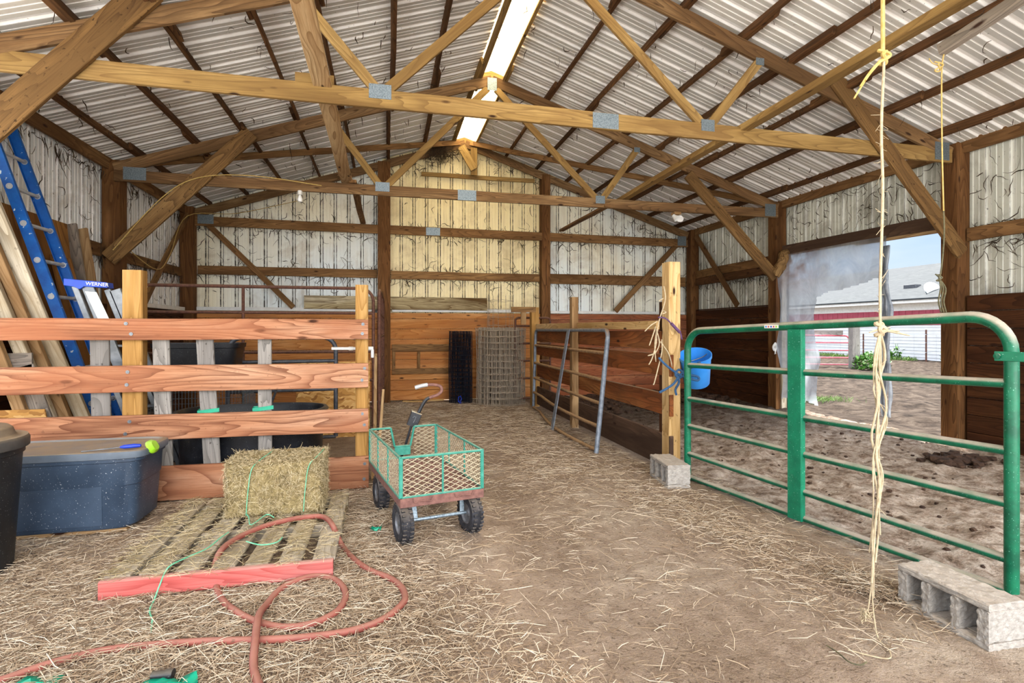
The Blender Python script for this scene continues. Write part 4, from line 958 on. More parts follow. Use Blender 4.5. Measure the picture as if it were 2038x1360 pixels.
for k in range(1, 6): build('rail', MB().tube([GP(0, k), GP(.5, k) + V((0, 0, -.004)), GP(1, k)], .022, 12), 'greentube', t, True)
sm = .4845; nrm = V((-GD.y, GD.x, 0)); nrm = nrm if nrm.x < 0 else -nrm
mb = MB(); p = gpath(sm, 0) + nrm * .034
mb.beam(p + V((0, 0, .02)), p + V((0, 0, top(sm) - .025)), .006, .105, GD)
for e in (-1, 1): mb.beam(p + GD * e * .052 - nrm * .018 + V((0, 0, .02)), p + GD * e * .052 - nrm * .018 + V((0, 0, top(sm) - .025)), .036, .006, GD)
build('upright', mb, 'greenflat', t)
zz = 1.165; p = gpath(1, zz)
build('hinge_strap', MB().beam(p - GD * .05 + nrm * .033, p + GD * .3 + nrm * .033, .008, .045), 'greenflat', t)
mb = MB(); q = p - GD * .036 + nrm * .04; m_ = MB().lathe([(.014, 0), (.014, .008), (0, .01)], 12); m_.xf(Matrix.Translation(q) @ nrm.to_track_quat('Z', 'Y').to_matrix().to_4x4()); build('bolt', m_, 'greentube', t, True)
# multicoloured maker sticker, too small to read in the photo
sp = (sm - .085); mb = MB(); pz = gpath(sp, top(sp)) + nrm * .0292
st = build('sticker', MB().beam(pz - GD * .06, pz + GD * .06, .002, .022), 'white', t)
for k, c in enumerate(('blueplastic', 'redtube', 'bluecap', 'redtube', 'lime')):
    pk = pz + GD * (-.045 + .022 * k) + nrm * .0012; build('sticker_print', MB().beam(pk - GD * .006, pk + GD * .006, .0012, .012), c, st)
# ------------------------------------------------------------------ concrete blocks
def block(loc, rz, label):
    L, H, D = .395, .19, .19; mb = MB(); fl = .03
    def rb(lo, hi):
        # faces subdivided and roughened
        b = MB().box(lo, hi, .006); mb.add(b.v, b.f)
    rb((0, -L / 2, 0), (D, L / 2, fl)); rb((0, -L / 2, H - fl), (D, L / 2, H))
    for y, w in ((-L / 2 + .022, .044), (-.065, .034), (.065, .034), (L / 2 - .022, .044)): rb((0.0, y - w / 2, fl), (D, y + w / 2, H - fl))
    mb.xf(Matrix.Translation(loc) @ Matrix.Rotation(rz, 4, 'Z'))
    o = build('concrete_block', mb, 'concrete', None, base=loc); tag(o, label, 'concrete block', 'concrete blocks by the gate')
    s = o.modifiers.new('sub', 'SUBSURF'); s.subdivision_type = 'SIMPLE'; s.levels = s.render_levels = 4
    tx = bpy.data.textures.new('grit', 'CLOUDS'); tx.noise_scale = .02
    d = o.modifiers.new('rough', 'DISPLACE'); d.texture = tx; d.strength = .014; d.mid_level = .55
    return o
block((2.345, 1.865, .0), -.01, 'pale three-hole concrete block on its side at the near foot of the green gate')
block((2.245, 4.17, .0), -.12, 'pale concrete block on its side at the foot of the rope-tied post')
# ------------------------------------------------------------------ bucket, ropes at the post
t = thing('bucket', (2.72, 4.42, .85), 'bright blue flat-backed plastic bucket hanging behind the green gate', 'bucket')
bk = MB().lathe([(0, 0), (.098, 0), (.104, .008), (.125, .245), (.132, .25), (.134, .275), (.128, .275), (.12, .245), (.098, .015), (0, .012)], 40)
BR = Matrix.Translation((2.775, 4.44, .80)) @ Matrix.Rotation(math.radians(-17), 4, 'Y') @ Matrix.Rotation(math.radians(20), 4, 'X') @ Matrix.Scale(1.08, 4)
build('body', bk.xf(BR), 'blueplastic', t, True)
hb = MB().tube(smoothpts([(-.128, 0, .25), (-.09, .03, .21), (0, .06, .19), (.09, .03, .21), (.128, 0, .25)], 5), .004, 8); build('handle', hb.xf(BR), 'alu', t, True)
Yp = 4.33
def rp(pts, Y=Yp): return [at(x, y, Y=Y) for x, y in pts]
mb = MB()
for pts in ([(1309, 712), (1318, 722), (1332, 734), (1342, 741), (1352, 748)], [(1310, 781), (1325, 773), (1338, 764), (1347, 752), (1353, 743), (1362, 733), (1372, 724), (1378, 719)], [(1343, 742), (1349, 760), (1342, 775), (1344, 786)], [(1343, 740), (1350, 736), (1356, 744), (1350, 752), (1343, 748), (1342, 741)], [(1353, 748), (1362, 752), (1374, 755), (1374, 748), (1362, 745), (1353, 742)]):
    q = rp(pts); 
    for i, p_ in enumerate(q): p_.y -= .02 + .10 * max(0, min(1, (pts[i][0] - 1350) / 20))
    mb.tube(smoothpts(q, 4), .0105, 8)
tag(build('lead_rope', mb, 'bluerope', None, True), 'blue webbing rope knotted round the pale post and green gate', 'rope')
t = thing('leash', tuple(at(1330, 650, Y=4.34)), 'purple rope lead with dark grip on the pale post, running to the gate', 'leash')
build('cord', MB().tube(smoothpts(rp([(1310, 632), (1322, 633), (1330, 638), (1338, 647), (1348, 657), (1354, 663), (1356, 670), (1357, 676)]), 4), .007, 8), 'purple', t, True)
build('grip', MB().tube(rp([(1336, 644), (1353, 662)], 4.32), .014, 10), 'purple', t, True)
mb = MB()
for pts in ([(1321, 570), (1321, 592), (1317, 612), (1311, 630), (1306, 652), (1304, 668)], [(1320, 594), (1308, 600)], [(1317, 618), (1322, 622), (1315, 625)], [(1305, 650), (1296, 668), (1289, 688)], [(1306, 655), (1303, 682), (1295, 712), (1288, 726)], [(1306, 655), (1309, 682), (1301, 702), (1286, 708)], [(1317, 676), (1314, 700), (1307, 730), (1300, 758), (1297, 766)], [(1314, 680), (1325, 700), (1331, 715), (1334, 730)], [(1308, 640), (1292, 648), (1280, 660)], [(1306, 660), (1300, 690), (1302, 720)]):
    mb.tube(smoothpts([p_ + V((0, -.03 * (i > 0), 0)) for i, p_ in enumerate(rp(pts, 4.36))], 4), [.005] + [.0055] * (4 * (len(pts) - 1) - 1) + [.003], 6)
tag(build('frayed_twine', mb, 'twine', None, True), 'pale frayed baling twine hanging on the left side of the rope-tied post', 'twine')
# ------------------------------------------------------------------ hanging rope in front of the gate
t = thing('hanging_rope', (2.05, 1.88, 1.3), 'long knotted sisal rope hanging from overhead in front of the green gate', 'rope')
Yr = 1.88
up_ = [V((2.055, Yr, 3.12)), at(1757, 0, Y=Yr), at(1757, 112, Y=Yr)]
mb = MB().tube(up_, .008, 8); mb.tube([p_ + V((.012, .01, 0)) for p_ in up_], .007, 8); build('upper_strands', mb, 'twineyellow', t, True)
mb = MB().tube(smoothpts([at(1757, 112, Y=Yr), at(1759, 130, Y=Yr), at(1754, 260, Y=Yr), at(1757, 380, Y=Yr), at(1752, 560, Y=Yr), at(1752, 655, Y=Yr)], 4), .0055, 8); build('cord', mb, 'twine', t, True)
def knot(c, r, rr):
    m = MB(); m.tube([c + V((r * math.sin(3 * a) * .8, r * .6 * math.cos(2 * a), r * 1.3 * math.cos(a))) for a in np.linspace(0, 2 * math.pi, 40)[:-1]], rr, 6, closed=True); return m
kn = knot(at(1759, 112, Y=Yr), .022, .008)
for e in ((1712, 172), (1700, 196), (1722, 160)): kn.tube(smoothpts([at(1757, 118, Y=Yr), at((1757 + e[0]) / 2, (118 + e[1]) / 2 - 6, Y=Yr - .01), at(*e, Y=Yr - .02)], 4), .004, 6)
build('knot', kn, 'twineyellow', t, True)
kn = knot(at(1752, 656, Y=Yr), .02, .009)
for e in ((1790, 660), (1810, 668), (1730, 662), (1772, 652)): kn.tube([at(1752, 656, Y=Yr), at(*e, Y=Yr - .01)], [.006, .0025], 6)
build('knot', kn, 'twine', t, True)
mb = MB(); r_ = random.Random(4)
for k, (bx, by, rad) in enumerate(((1735, 1160, .0045), (1742, 1120, .0042), (1726, 1225, .003), (1748, 1010, .0045), (1738, 1190, .0042), (1730, 1100, .003), (1752, 1065, .003))):
    pts = [at(1752, 660, Y=Yr)]
    for j in range(1, 8):
        f_ = j / 7; x = 1752 + (bx - 1752) * f_ ** 1.5 + (r_.uniform(-12, 12) if j < 7 else 0) * (1.2 if f_ < .6 else .5) ; y = 660 + (by - 660) * f_
        pts.append(at(x, y, Y=Yr + r_.uniform(-.015, .015)))
    mb.tube(smoothpts(pts, 5), rad, 6)
mb.tube(smoothpts([at(1735, 1150, Y=Yr), at(1738, 1215, Y=Yr), V((1.99, 1.84, .012)), V((1.96, 1.76, .006)), V((1.90, 1.72, .006)), V((1.80, 1.80, .008))], 5), .0025, 6)
build('lower_strands', mb, 'twine', t, True)
mb = MB()
for k in range(30): mb.tube([at(1722, 1226, Y=Yr) + V((r_.gauss(0, .012), r_.gauss(0, .012), r_.gauss(0, .012))) for _ in range(3)], .002, 4)
build('frayed_end', mb, 'twine', t)
mb = MB()
for k in range(90):
    y = r_.uniform(200, 1050); p_ = at(1755 - (8 if y > 700 else 0), y, Y=Yr); mb.tube([p_, p_ + V((r_.gauss(0, .018), r_.gauss(0, .01), r_.gauss(0, .02)))], .0009, 3)
o = build('fibres', mb, 'twine', t); o['kind'] = 'stuff'
t = thing('hanging_twine', (3.31, 2.6, 2.2), 'thin yellow twine hanging from a board end before the doorway, frayed dark lower end', 'twine')
build('twine', MB().tube(smoothpts([V((3.3, 2.6, 2.965)), at(1874, 150, Y=2.6), at(1875, 300, Y=2.6), at(1878, 420, Y=2.6)], 4), .004, 6), 'twineyellow', t, True)
kn = knot(at(1869, 553, Y=2.6), .014, .005); kn.tube(smoothpts([at(1878, 420, Y=2.6), at(1879, 470, Y=2.6), at(1872, 545, Y=2.6), at(1862, 546, Y=2.6)], 4), .0042, 6)
for dx in (-5, 0, 5): kn.tube(smoothpts([at(1870, 556, Y=2.6), at(1877 + dx, 575, Y=2.6), at(1873 + dx, 600, Y=2.6), at(1878 + dx, 622, Y=2.6)], 4), .0045, 6)
build('knotted_end', kn, 'twinedark', t, True)
kn = knot(at(1868, 131, Y=2.6), .022, .005); kn.tube(smoothpts([at(1868, 131, Y=2.6), at(1855, 125, Y=2.6), at(1849, 116, Y=2.6)], 3), .003, 6); build('knot', kn, 'twineyellow', t, True)
# ------------------------------------------------------------------ plastic sheet in the doorway
def sheetmesh(poly_in, y0, y1, z0, z1, ny, nz, x, fold):
    vs, gs, fs, id_ = [], [], [], {}
    for j in range(nz + 1):
        for i in range(ny + 1):
            y = y0 + (y1 - y0) * i / ny; z = z0 + (z1 - z0) * j / nz
            s = noise.noise(V((y * 2.4 + z * 1.2, z * 1.3 - y, 3))) + .6 * noise.noise(V((y * 6, z * 2.5, 8)))
            vs.append((x + fold * s * (1 - max(0, z - 2.2) * 3), y, z)); gs.append(((y1 - y) / (y1 - y0), (z1 - z) / 1.3, 0))
    for j in range(nz):
        for i in range(ny):
            y = y0 + (y1 - y0) * (i + .5) / ny; z = z0 + (z1 - z0) * (j + .5) / nz
            if poly_in(y, z): a = j * (ny + 1) + i; fs.append((a, a + 1, a + ny + 2, a + ny + 1))
    return MB().add(vs, fs, gs)
t = thing('plastic_curtain', (6.02, 6.4, .2), 'torn translucent plastic sheet hanging in the left half of the doorway', 'plastic sheet')
rag = lambda y: .06 * noise.noise(V((y * 5, 1, 1)))
mb = sheetmesh(lambda y, z: (z > 1.78 + rag(y) + .16 * (6.47 - y)) or (y > 6.52 + .05 * noise.noise(V((z * 3, 0, 2))) and z > .22 + rag(y)), 5.42, 7.24, .1, 2.45, 90, 110, 5.98, .09)
build('sheet', mb, 'plastic', t, 'all')
mb = MB(); r_ = random.Random(9)
for k in range(5):
    pts = []
    for j in range(9):
        z = 2.33 - j * (2.33 - .22) / 8; pts.append((6.0 + r_.uniform(-.03, .03), 5.40 + k * .022 + r_.uniform(-.02, .02), z))
    mb.tube(smoothpts(pts, 5), [.012 + .012 * abs(math.sin(i * .5 + k)) for i in range(41)], 7)
build('twisted_strip', mb, 'plastic', t, 'all')
mb = MB(); r_ = random.Random(12)
for k in range(7): a = at(1542, 682, Y=7.26) + V((0, -.01, 0)); mb.tube(smoothpts([a, a + V((r_.gauss(0, .03), r_.gauss(0, .01), -.07)), a + V((r_.gauss(-.02, .04), r_.gauss(0, .01), -.13 - .08 * r_.random()))], 3), [.008, .01, .012, .01, .008, .006, .003], 5)
tag(build('torn_scrap', mb, 'white', None, True), 'torn white plastic scrap snagged on the far door jamb', 'plastic scrap')
# cloth bundle caught at the top of the far jamb
mb = MB().tube(smoothpts([(5.86, 7.18, 2.12), (5.9, 7.16, 2.25), (5.98, 7.17, 2.36), (6.02, 7.2, 2.44), (5.95, 7.22, 2.5)], 5), [.05, .055, .06, .065, .07, .08, .085, .08, .075, .085, .1, .105, .1, .09, .08, .09, .1, .1, .08, .05, .02], 12)
mb.v = [tuple(V(p_) + V((noise.noise(V(p_) * 14), noise.noise(V(p_) * 14 + V((5, 0, 0))), noise.noise(V(p_) * 14 + V((0, 5, 0))))) * .03) for p_ in mb.v]
tag(build('cloth_bundle', mb, 'brace', None, True), 'bunched brown dusty cloth at the top of the far door jamb', 'cloth')
# ------------------------------------------------------------------ outdoors
t = thing('house', (27, 26, 0), 'long low white and red house with grey shingle roof beyond the yard', 'house')
HX = 21.8; y0, y1 = 8, 46
mb = MB(); z = .0
for k in range(12): mb.add([(HX + .012, y0, k * .14), (HX - .006, y0, k * .14), (HX - .006, y1, k * .14), (HX + .012, y1, k * .14)], [(0, 1, 2, 3)]); mb.add([(HX - .006, y0, k * .14), (HX + .012, y0, k * .14 + .14), (HX + .012, y1, k * .14 + .14), (HX - .006, y1, k * .14)], [(0, 3, 2, 1)])
mb.box((HX + .02, y0, -.1), (HX + 10, y1, 2.45)); build('wall', mb, 'sidingwhite', t)
mb = MB()
yy = y0
while yy < y1:
    if not (16.6 < yy + .1 < 17.1): mb.box((HX - .02, yy + .006, 1.50), (HX + .03, yy + .294, 2.12), .004)
    yy += .3
build('red_siding', mb, 'sidingred', t)
build('fascia', MB().box((HX - .45, y0 - .4, 2.42), (HX - .40, y1 + .4, 2.60)).box((HX - .40, y0 - .4, 2.40), (HX + .02, y1 + .4, 2.43)).box((HX - .03, y0, 2.12), (HX + .02, y1, 2.42)), 'white', t)
mb = MB(); mb.prism([(HX - .5, y0 - .4, 2.60), (HX + 5, y0 - .4, 4.62), (HX + 5, y0 - .4, 4.56), (HX - .5, y0 - .4, 2.54)], (0, y1 - y0 + .8, 0)); mb.prism([(HX + 10.5, y0 - .4, 2.60), (HX + 10.5, y0 - .4, 2.54), (HX + 5, y0 - .4, 4.56), (HX + 5, y0 - .4, 4.62)], (0, y1 - y0 + .8, 0)); build('roof', mb, 'shingle', t)
for (ph, pv, Xd, lb) in ((1853, 577, HX + .35, 'round white satellite dish on the shingle roof edge'), (1889, 560, HX + .6, 'second white satellite dish by the door post, seen edge-on')):
    c = at(ph, pv, X=Xd); t = thing('satellite_dish', tuple(c - V((0, 0, .5))), lb, 'satellite dish', 'satellite dishes')
    ed = 'edge' in lb
    R = Matrix.Translation(c) @ Matrix.Rotation(math.radians(75 if ed else -10), 4, 'Z') @ Matrix.Rotation(math.radians(-68), 4, 'Y')
    m_ = MB().lathe([(0, 0), (.12, .012), (.24, .05), (.31, .09), (.315, .085), (.24, .04), (.12, .002), (0, -.01)], 28, sy=1.1); dd = build('dish', m_.xf(R), 'white', t, True)
    build('mast', MB().tube([c + V((.1, 0, -.02)), c + V((.12, .05, -.2)), c + V((0, .1, -.36))], .02, 8), 'galv', t, True)
    build('feed_arm', MB().tube([c + V((-.0, 0, -.26)), c + V((-.38, -.1, -.14)), c + V((-.40, -.1, -.08))], .018, 8), 'galv', t, True)
vent = at(1817, 570, X=HX + 1.2); tag(build('roof_vent', MB().box((vent.x - .2, vent.y - .28, vent.z - .12), (vent.x + .12, vent.y + .28, vent.z + .06)), 'darktube'), 'small dark vent on the shingle roof', 'vent')
FX = 20.6
for (ph, lb) in ((1718, 'shorter rusty steel fence post left of the hanging rope, before the white wall'), (1843, 'rusty steel fence post between hanging rope and doorway post')):
    b_ = at(ph, 717, X=FX); hh = 1.12 if ph == 1718 else 1.3
    mb = MB().box((FX - .006, b_.y - .03, -.1), (FX + .006, b_.y + .03, hh), .001).box((FX, b_.y - .006, -.1), (FX + .045, b_.y + .006, hh), .001); tag(build('fence_post', mb, 'rusttube'), lb, 'fence post', 'steel fence posts')
mb = MB()
for z in (.42, .8, 1.12): mb.tube([(FX - .02, y, z + .015 * math.sin(y)) for y in np.arange(9, 24.1, .5)], .006, 4)
for y in np.arange(9.3, 24, .9): mb.tube([(FX - .02, y, .05), (FX - .02, y, 1.12)], .0025, 4)
tag(build('fence_wire', mb, 'galv'), 'thin strands of fence wire strung across the yard before the white wall', 'wire fence')
pb = at(1700, 736, Z=0)
tag(build('gate_post', MB().beam(pb, pb + V((0, 0, 1.65)), .28, .28, (0, 1, 0), .05), 'picket'), 'thick grey wooden gate post beside the red gate in the yard', 'post')
g1 = at(1690, 733, Z=.0); g0 = g1 + V((-1.35, .55, 0)) * 2.2
t = thing('tube_gate', tuple((g0 + g1) / 2), 'red tube gate standing in the yard beyond the plastic curtain', 'gate')
tubegate(t, lambda s, z: V((g0.x + (g1.x - g0.x) * s, g0.y + (g1.y - g0.y) * s, z)), [1.1, .86, .60, .35, .12], .028, .024, 'redtube', 'redtube', .15, (.5,))
b0 = at(1632, 668, Z=0) if 0 else V((15.4, 17.4, 0))
tag(build('yard_rail', MB().beam((15.0, 15.2, 1.2), (12.2, 17.2, 1.22), .05, .16), 'picket'), 'grey plank rail behind the red gate in the yard', 'rail')
# weeds and grass
def plant(name, c, rad, h, nleaf, mat, label, cat, grp=None, lw=.05):
    r_ = random.Random(hash(label) % 1000 if 0 else int(c[0] * 100 + c[1] * 10)); mb = MB()
    for k in range(nleaf):
        a = r_.uniform(0, 6.28); rr = rad * math.sqrt(r_.random()); z = r_.uniform(.0, h) * (1 - .5 * rr / rad); p = V((c[0] + rr * math.cos(a), c[1] + rr * math.sin(a), z + .02))
        d = V((r_.gauss(0, 1), r_.gauss(0, 1), r_.uniform(.1, 1.0))).normalized(); s = d.cross(V((0, 0, 1))).normalized(); L = r_.uniform(.08, .2); w = L * .3
        up = s.cross(d)
        mb.add([p, p + d * L * .45 + s * w + up * .01, p + d * L, p + d * L * .45 - s * w + up * .01, p + d * L * .45 - up * .008], [(0, 1, 2, 4), (0, 4, 2, 3)])
    for k in range(max(3, nleaf // 40)):
        a = r_.uniform(0, 6.28); rr = rad * .6 * r_.random(); q = V((c[0] + rr * math.cos(a), c[1] + rr * math.sin(a), 0)); mb.tube([q, q + V((r_.gauss(0, .05), r_.gauss(0, .05), h * .9))], .006, 5)
    return tag(build(name, mb, mat), label, cat, grp)
wp = at(1735, 738, Z=0)
plant('weed_clump', (wp.x, wp.y), .52, .62, 420, 'leaf', 'bright green weed clump beside the grey gate post in the yard', 'weeds')
for (ph, h_, lb) in ((1785, .8, 'tall leafy weed just right of the hanging rope, by the white wall'), (1772, .45, 'small weed near the base of the white wall by the rope'), (1884, .6, 'thin weed against the white wall near the doorway post')):
    q = at(ph, 718, X=20.9); plant('wall_weed', (q.x, q.y), .16, h_, 60, 'leaf', lb, 'weed', 'weeds by the white wall')
c = np.stack([rng.uniform(20.5, 21.7, 5000), rng.uniform(9, 30, 5000), np.full(5000, .06)], 1); keep = np.array([noise.noise(V((a[0] * .8, a[1] * .5, 1))) > -.1 for a in c]); c = c[keep]; k_ = len(c)
d = rng.normal(size=(k_, 3)) * .4; d[:, 2] = 1
v, f, ti = blades(c, d, rng.uniform(.08, .3, k_), np.full(k_, .01), rng.normal(0, .02, (k_, 2)), rng.random(k_))
o = fastmesh('grass', v, f, 'grass', ti); tag(o, 'ragged grass growing along the foot of the white house', 'grass', None, 'stuff')
c = np.stack([rng.normal(7.3, .28, 350), rng.normal(7.9, .13, 350), np.full(350, .08)], 1); d = rng.normal(size=(350, 3)) * .6; d[:, 2] = 1
v, f, ti = blades(c, d, rng.uniform(.06, .14, 350), np.full(350, .003), rng.normal(0, .01, (350, 2)), rng.random(350))
o = fastmesh('grass', v, f, 'grass', ti); tag(o, 'sparse grass patch outside by the left door jamb', 'grass', None, 'stuff')
# ------------------------------------------------------------------ clods in the pen
def clods(name, n, fx, label, mat='manure', rs=(.006, .026)):
    r_ = random.Random(3); mb = MB()
    for k in range(n):
        x, y, r = fx(r_); r = r or r_.uniform(*rs) * r_.random() ** .5; o = V((x, y, gz(x, y) + r * .3 if x < 6.18 else yz(x, y) + r * .3)); vs = []
        for (i, j) in [(i, j) for i in range(1, 4) for j in range(6)]:
            th = math.pi * i / 4; a = 2 * math.pi * j / 6 + i * .5; q = V((math.sin(th) * math.cos(a) * 1.25, math.sin(th) * math.sin(a), math.cos(th) * .7)); vs.append(o + q * r * (1 + .5 * noise.noise(q * 1.7 + V((k * 3.1, 0, 0)))))
        vs += [o + V((0, 0, r * .65)), o - V((0, 0, r * .6))]; fs = []
        for i in range(2):
            for j in range(6): l = (j + 1) % 6; fs.append((i * 6 + j, i * 6 + l, i * 6 + 6 + l, i * 6 + 6 + j)[::-1])
        for j in range(6): l = (j + 1) % 6; fs += [(18, j, l), (19, 12 + l, 12 + j)]
        mb.add(vs, fs)
    o = build(name, mb, mat, None, True); return tag(o, label, 'clods', None, 'stuff')
clods('mud_clods', 420, lambda r: (r.uniform(2.9, 6.0), r.uniform(1.6, 9.7) , 0), 'scattered dark mud clods trampled over the pen floor')
pc = at(1905, 912, Z=.08); pc2 = at(1930, 945, Z=.08); pc3 = at(1280, 765, Z=.05)
clods('manure_heap', 90, lambda r: (r.gauss(pc.x, .14), r.gauss(pc.y, .1), r.uniform(.02, .055)), 'dark manure heap in the pen near the doorway post')
clods('manure_heap', 1300, lambda r: (r.uniform(2.65, 5.9), 9.75 - abs(r.gauss(0, .75)), r.uniform(.02, .07)), 'dark manure banked along the back wall of the pen')
# ------------------------------------------------------------------ loose straw
def straw(n, fxy, L, r, flat=.12, zo=.008, name='loose_straw', label='', par=None, lo=0., mat='straw'):
    c = np.array([fxy() for _ in range(n)]); k = len(c); a = rng.uniform(0, math.pi * 2, k)
    d = np.stack([np.cos(a), np.sin(a), rng.normal(0, flat, k)], 1); Ls = rng.uniform(*L, k) * (.5 + rng.random(k)); z = np.array([gz(x, y) for x, y in c]) + zo + rng.random(k) ** 2 * .02
    v, f, ti = blades(np.column_stack([c, z]), d, Ls, rng.uniform(*r, k), rng.normal(0, .055, (k, 2)) * Ls[:, None], np.clip(lo + rng.random(k) * (1 - lo), 0, 1))
    o = fastmesh(name, v, f, mat, ti); return tag(o, label, 'straw', None, 'stuff')
def dens(x, y):
    e = .5 + .5 * noise.noise(V((x * 1.6, y * 1.6, 11))) + .35 * noise.noise(V((x * 4, y * 4, 5)))
    near = max(0, 1 - max(0, x - .25 + .35 * (y - 2)) / .55) if y < 3.3 else 0
    near *= 1 if y < 2.9 else .75
    wag = math.exp(-((x + .15) ** 2 / .25 + (y - 3.6) ** 2 / .6)) * .9
    gate = math.exp(-((x - 2.15 - .12 * (2.5 - y)) ** 2 / .10)) * (.42 if 1.5 < y < 4.2 else .2)
    mid = .09 * math.exp(-((y - 4.6) ** 2 / 3.5)) + .03
    lft = .8 if x < -1.0 and 3.0 < y < 4.4 else 0
    aisle = .25 if y > 5 else 0
    return max(near * (.3 + .9 * e), wag * e * 1.2, gate * e * 1.2, mid * e * 1.4, lft * e * .8, aisle * e * .5)
R = random.Random(21)
def pick(x0, x1, y0, y1):
    def g():
        while True:
            y = y0 + (y1 - y0) * R.random(); x = R.uniform(x0, x1)
            if px0 < x < px1 and py0 - .0 < y < py1: continue
            if R.random() < dens(x, y): return (x, y)
    return g
straw(21000, pick(-2.6, 2.8, 1.75, 4.5), (.03, .15), (.0009, .0022), name='loose_straw', label='pale straw strewn thickly over the foreground earth floor', lo=.15)
straw(20000, pick(-2.6, 2.8, 1.75, 4.5), (.015, .05), (.0008, .0018), name='straw_chaff', label='short chaff and hay bits scattered over the foreground floor', lo=0)
straw(9000, pick(-.1, 2.4, 4.4, 9.6), (.05, .16), (.0012, .0022), name='loose_straw', label='thin scatter of straw on the earth aisle towards the back wall', lo=.1)
def onp():
    while True:
        x, y = R.uniform(px0 - .03, px1 + .02), R.uniform(py0 - .03, py1)
        if bx0 < x < bx1 and y > by0: continue
        if (x - px0) % (wsl + gap) > wsl + .004 and R.random() < .9: continue
        if noise.noise(V((x * 4, y * 3, 2))) + R.uniform(-.6, .6) > -.05 or x < -.95: return (x, y)
straw(1900, onp, (.02, .10), (.0009, .0017), zo=.105, name='loose_hay', label='hay bits covering the weathered pallet slats', mat='hay', lo=.1)
def clump(): return (R.gauss(2.33, .05), R.gauss(2.22, .09))
straw(420, clump, (.08, .2), (.001, .002), flat=.3, zo=.02, name='straw_tuft', label='tuft of brownish straw beside the near concrete block', lo=0)
def clump2(): return (R.gauss(.18, .10), R.gauss(8.9, .16))
straw(500, clump2, (.1, .25), (.0015, .0025), flat=.35, zo=.02, name='straw_tuft', label='tuft of yellow straw on the dirt by the rusty panel end', lo=.2)
# straw lying in the wagon bed
c = np.array([(WMAT @ V((R.uniform(-.23, .23), R.uniform(-.47, .47), .295)))[:] for _ in range(380)]); d = rng.normal(size=(380, 3)); d[:, 2] *= .1
v, f, ti = blades(c, d, rng.uniform(.04, .14, 380), rng.uniform(.0008, .0016, 380), rng.normal(0, .01, (380, 2)), rng.random(380)); o = fastmesh('loose_hay', v, f, 'straw', ti); tag(o, 'wisps of hay and straw lying in the wagon bed', 'hay', None, 'stuff')
# green twine and plastic scraps
mb = MB().tube(smoothpts([at(300, 1258, Z=.02), at(303, 1235, Z=.03), at(298, 1215, Z=.025), at(308, 1192, Z=.03), at(318, 1165, Z=.06), at(335, 1130, Z=.125), at(372, 1110, Z=.125), at(412, 1092, Z=.12), at(440, 1070, Z=.125), at(455, 1060, Z=.12)], 5), .0035, 6); tag(build('baling_twine', mb, 'greentwine', None, True), 'green baling twine trailing over the red pallet edge', 'twine')
mb = MB().tube(smoothpts([at(490, 1078, Z=.125), at(520, 1085, Z=.125), at(550, 1080, Z=.125), at(562, 1070, Z=.125)], 5), .0035, 6); tag(build('baling_twine', mb, 'greentwine', None, True), 'short green twine curl on the pallet slats inside the hose loop', 'twine')
mb = MB().tube(smoothpts([at(488, 1018, Z=.125), at(495, 1030, Z=.125), at(500, 1045, Z=.125), at(530, 1025, Z=.125), at(545, 1030, Z=.125)], 5), .0035, 6); tag(build('baling_twine', mb, 'greentwine', None, True), 'green twine scrap on the pallet just before the hay bale', 'twine')
def scrap(ph, pv, s, label, mat='greenplastic'):
    c = at(ph, pv, Z=.03); r_ = random.Random(ph); vs, fs, nn = [], [], 5
    for j in range(nn + 1):
        for i in range(nn + 1): vs.append(c + V(((i / nn - .5) * s * 1.6 + r_.gauss(0, .004), (j / nn - .5) * s * .7 + r_.gauss(0, .004), .012 * math.sin(i * 1.9 + j) + r_.gauss(0, .004))))
    for j in range(nn):
        for i in range(nn): a = j * (nn + 1) + i; fs.append((a, a + 1, a + nn + 2, a + nn + 1))
    mb = MB().add(vs, fs); o = build('plastic_scrap', mb, mat, None, True); m = o.modifiers.new('thick', 'SOLIDIFY'); m.thickness = .002
    return tag(o, label, 'plastic scrap', 'green plastic scraps on the straw')
scrap(68, 1362, .10, 'green plastic scrap at the bottom edge beneath the hose, left one'); scrap(330, 1362, .12, 'green plastic scrap at the bottom edge beside the black pipe end'); scrap(748, 1052, .04, 'small green plastic scrap on the straw left of the wagon wheel')
mb = MB().tube([at(302, 1346, Z=.035), at(330, 1343, Z=.035)], .016, 10).tube([at(330, 1343, Z=.035), at(345, 1342, Z=.035)], .019, 10); tag(build('pipe_end', mb, 'blackplastic', None, True), 'short black pipe fitting half buried in straw at the bottom', 'pipe')
mb = MB().tube(smoothpts([at(1645, 1285, Z=.01), at(1668, 1300, Z=.012), at(1690, 1318, Z=.012), at(1712, 1324, Z=.01), at(1725, 1318, Z=.01)], 5), .003, 6); tag(build('dark_string', mb, 'twinedark', None, True), 'dark string lying on the dirt below the hanging rope', 'string')
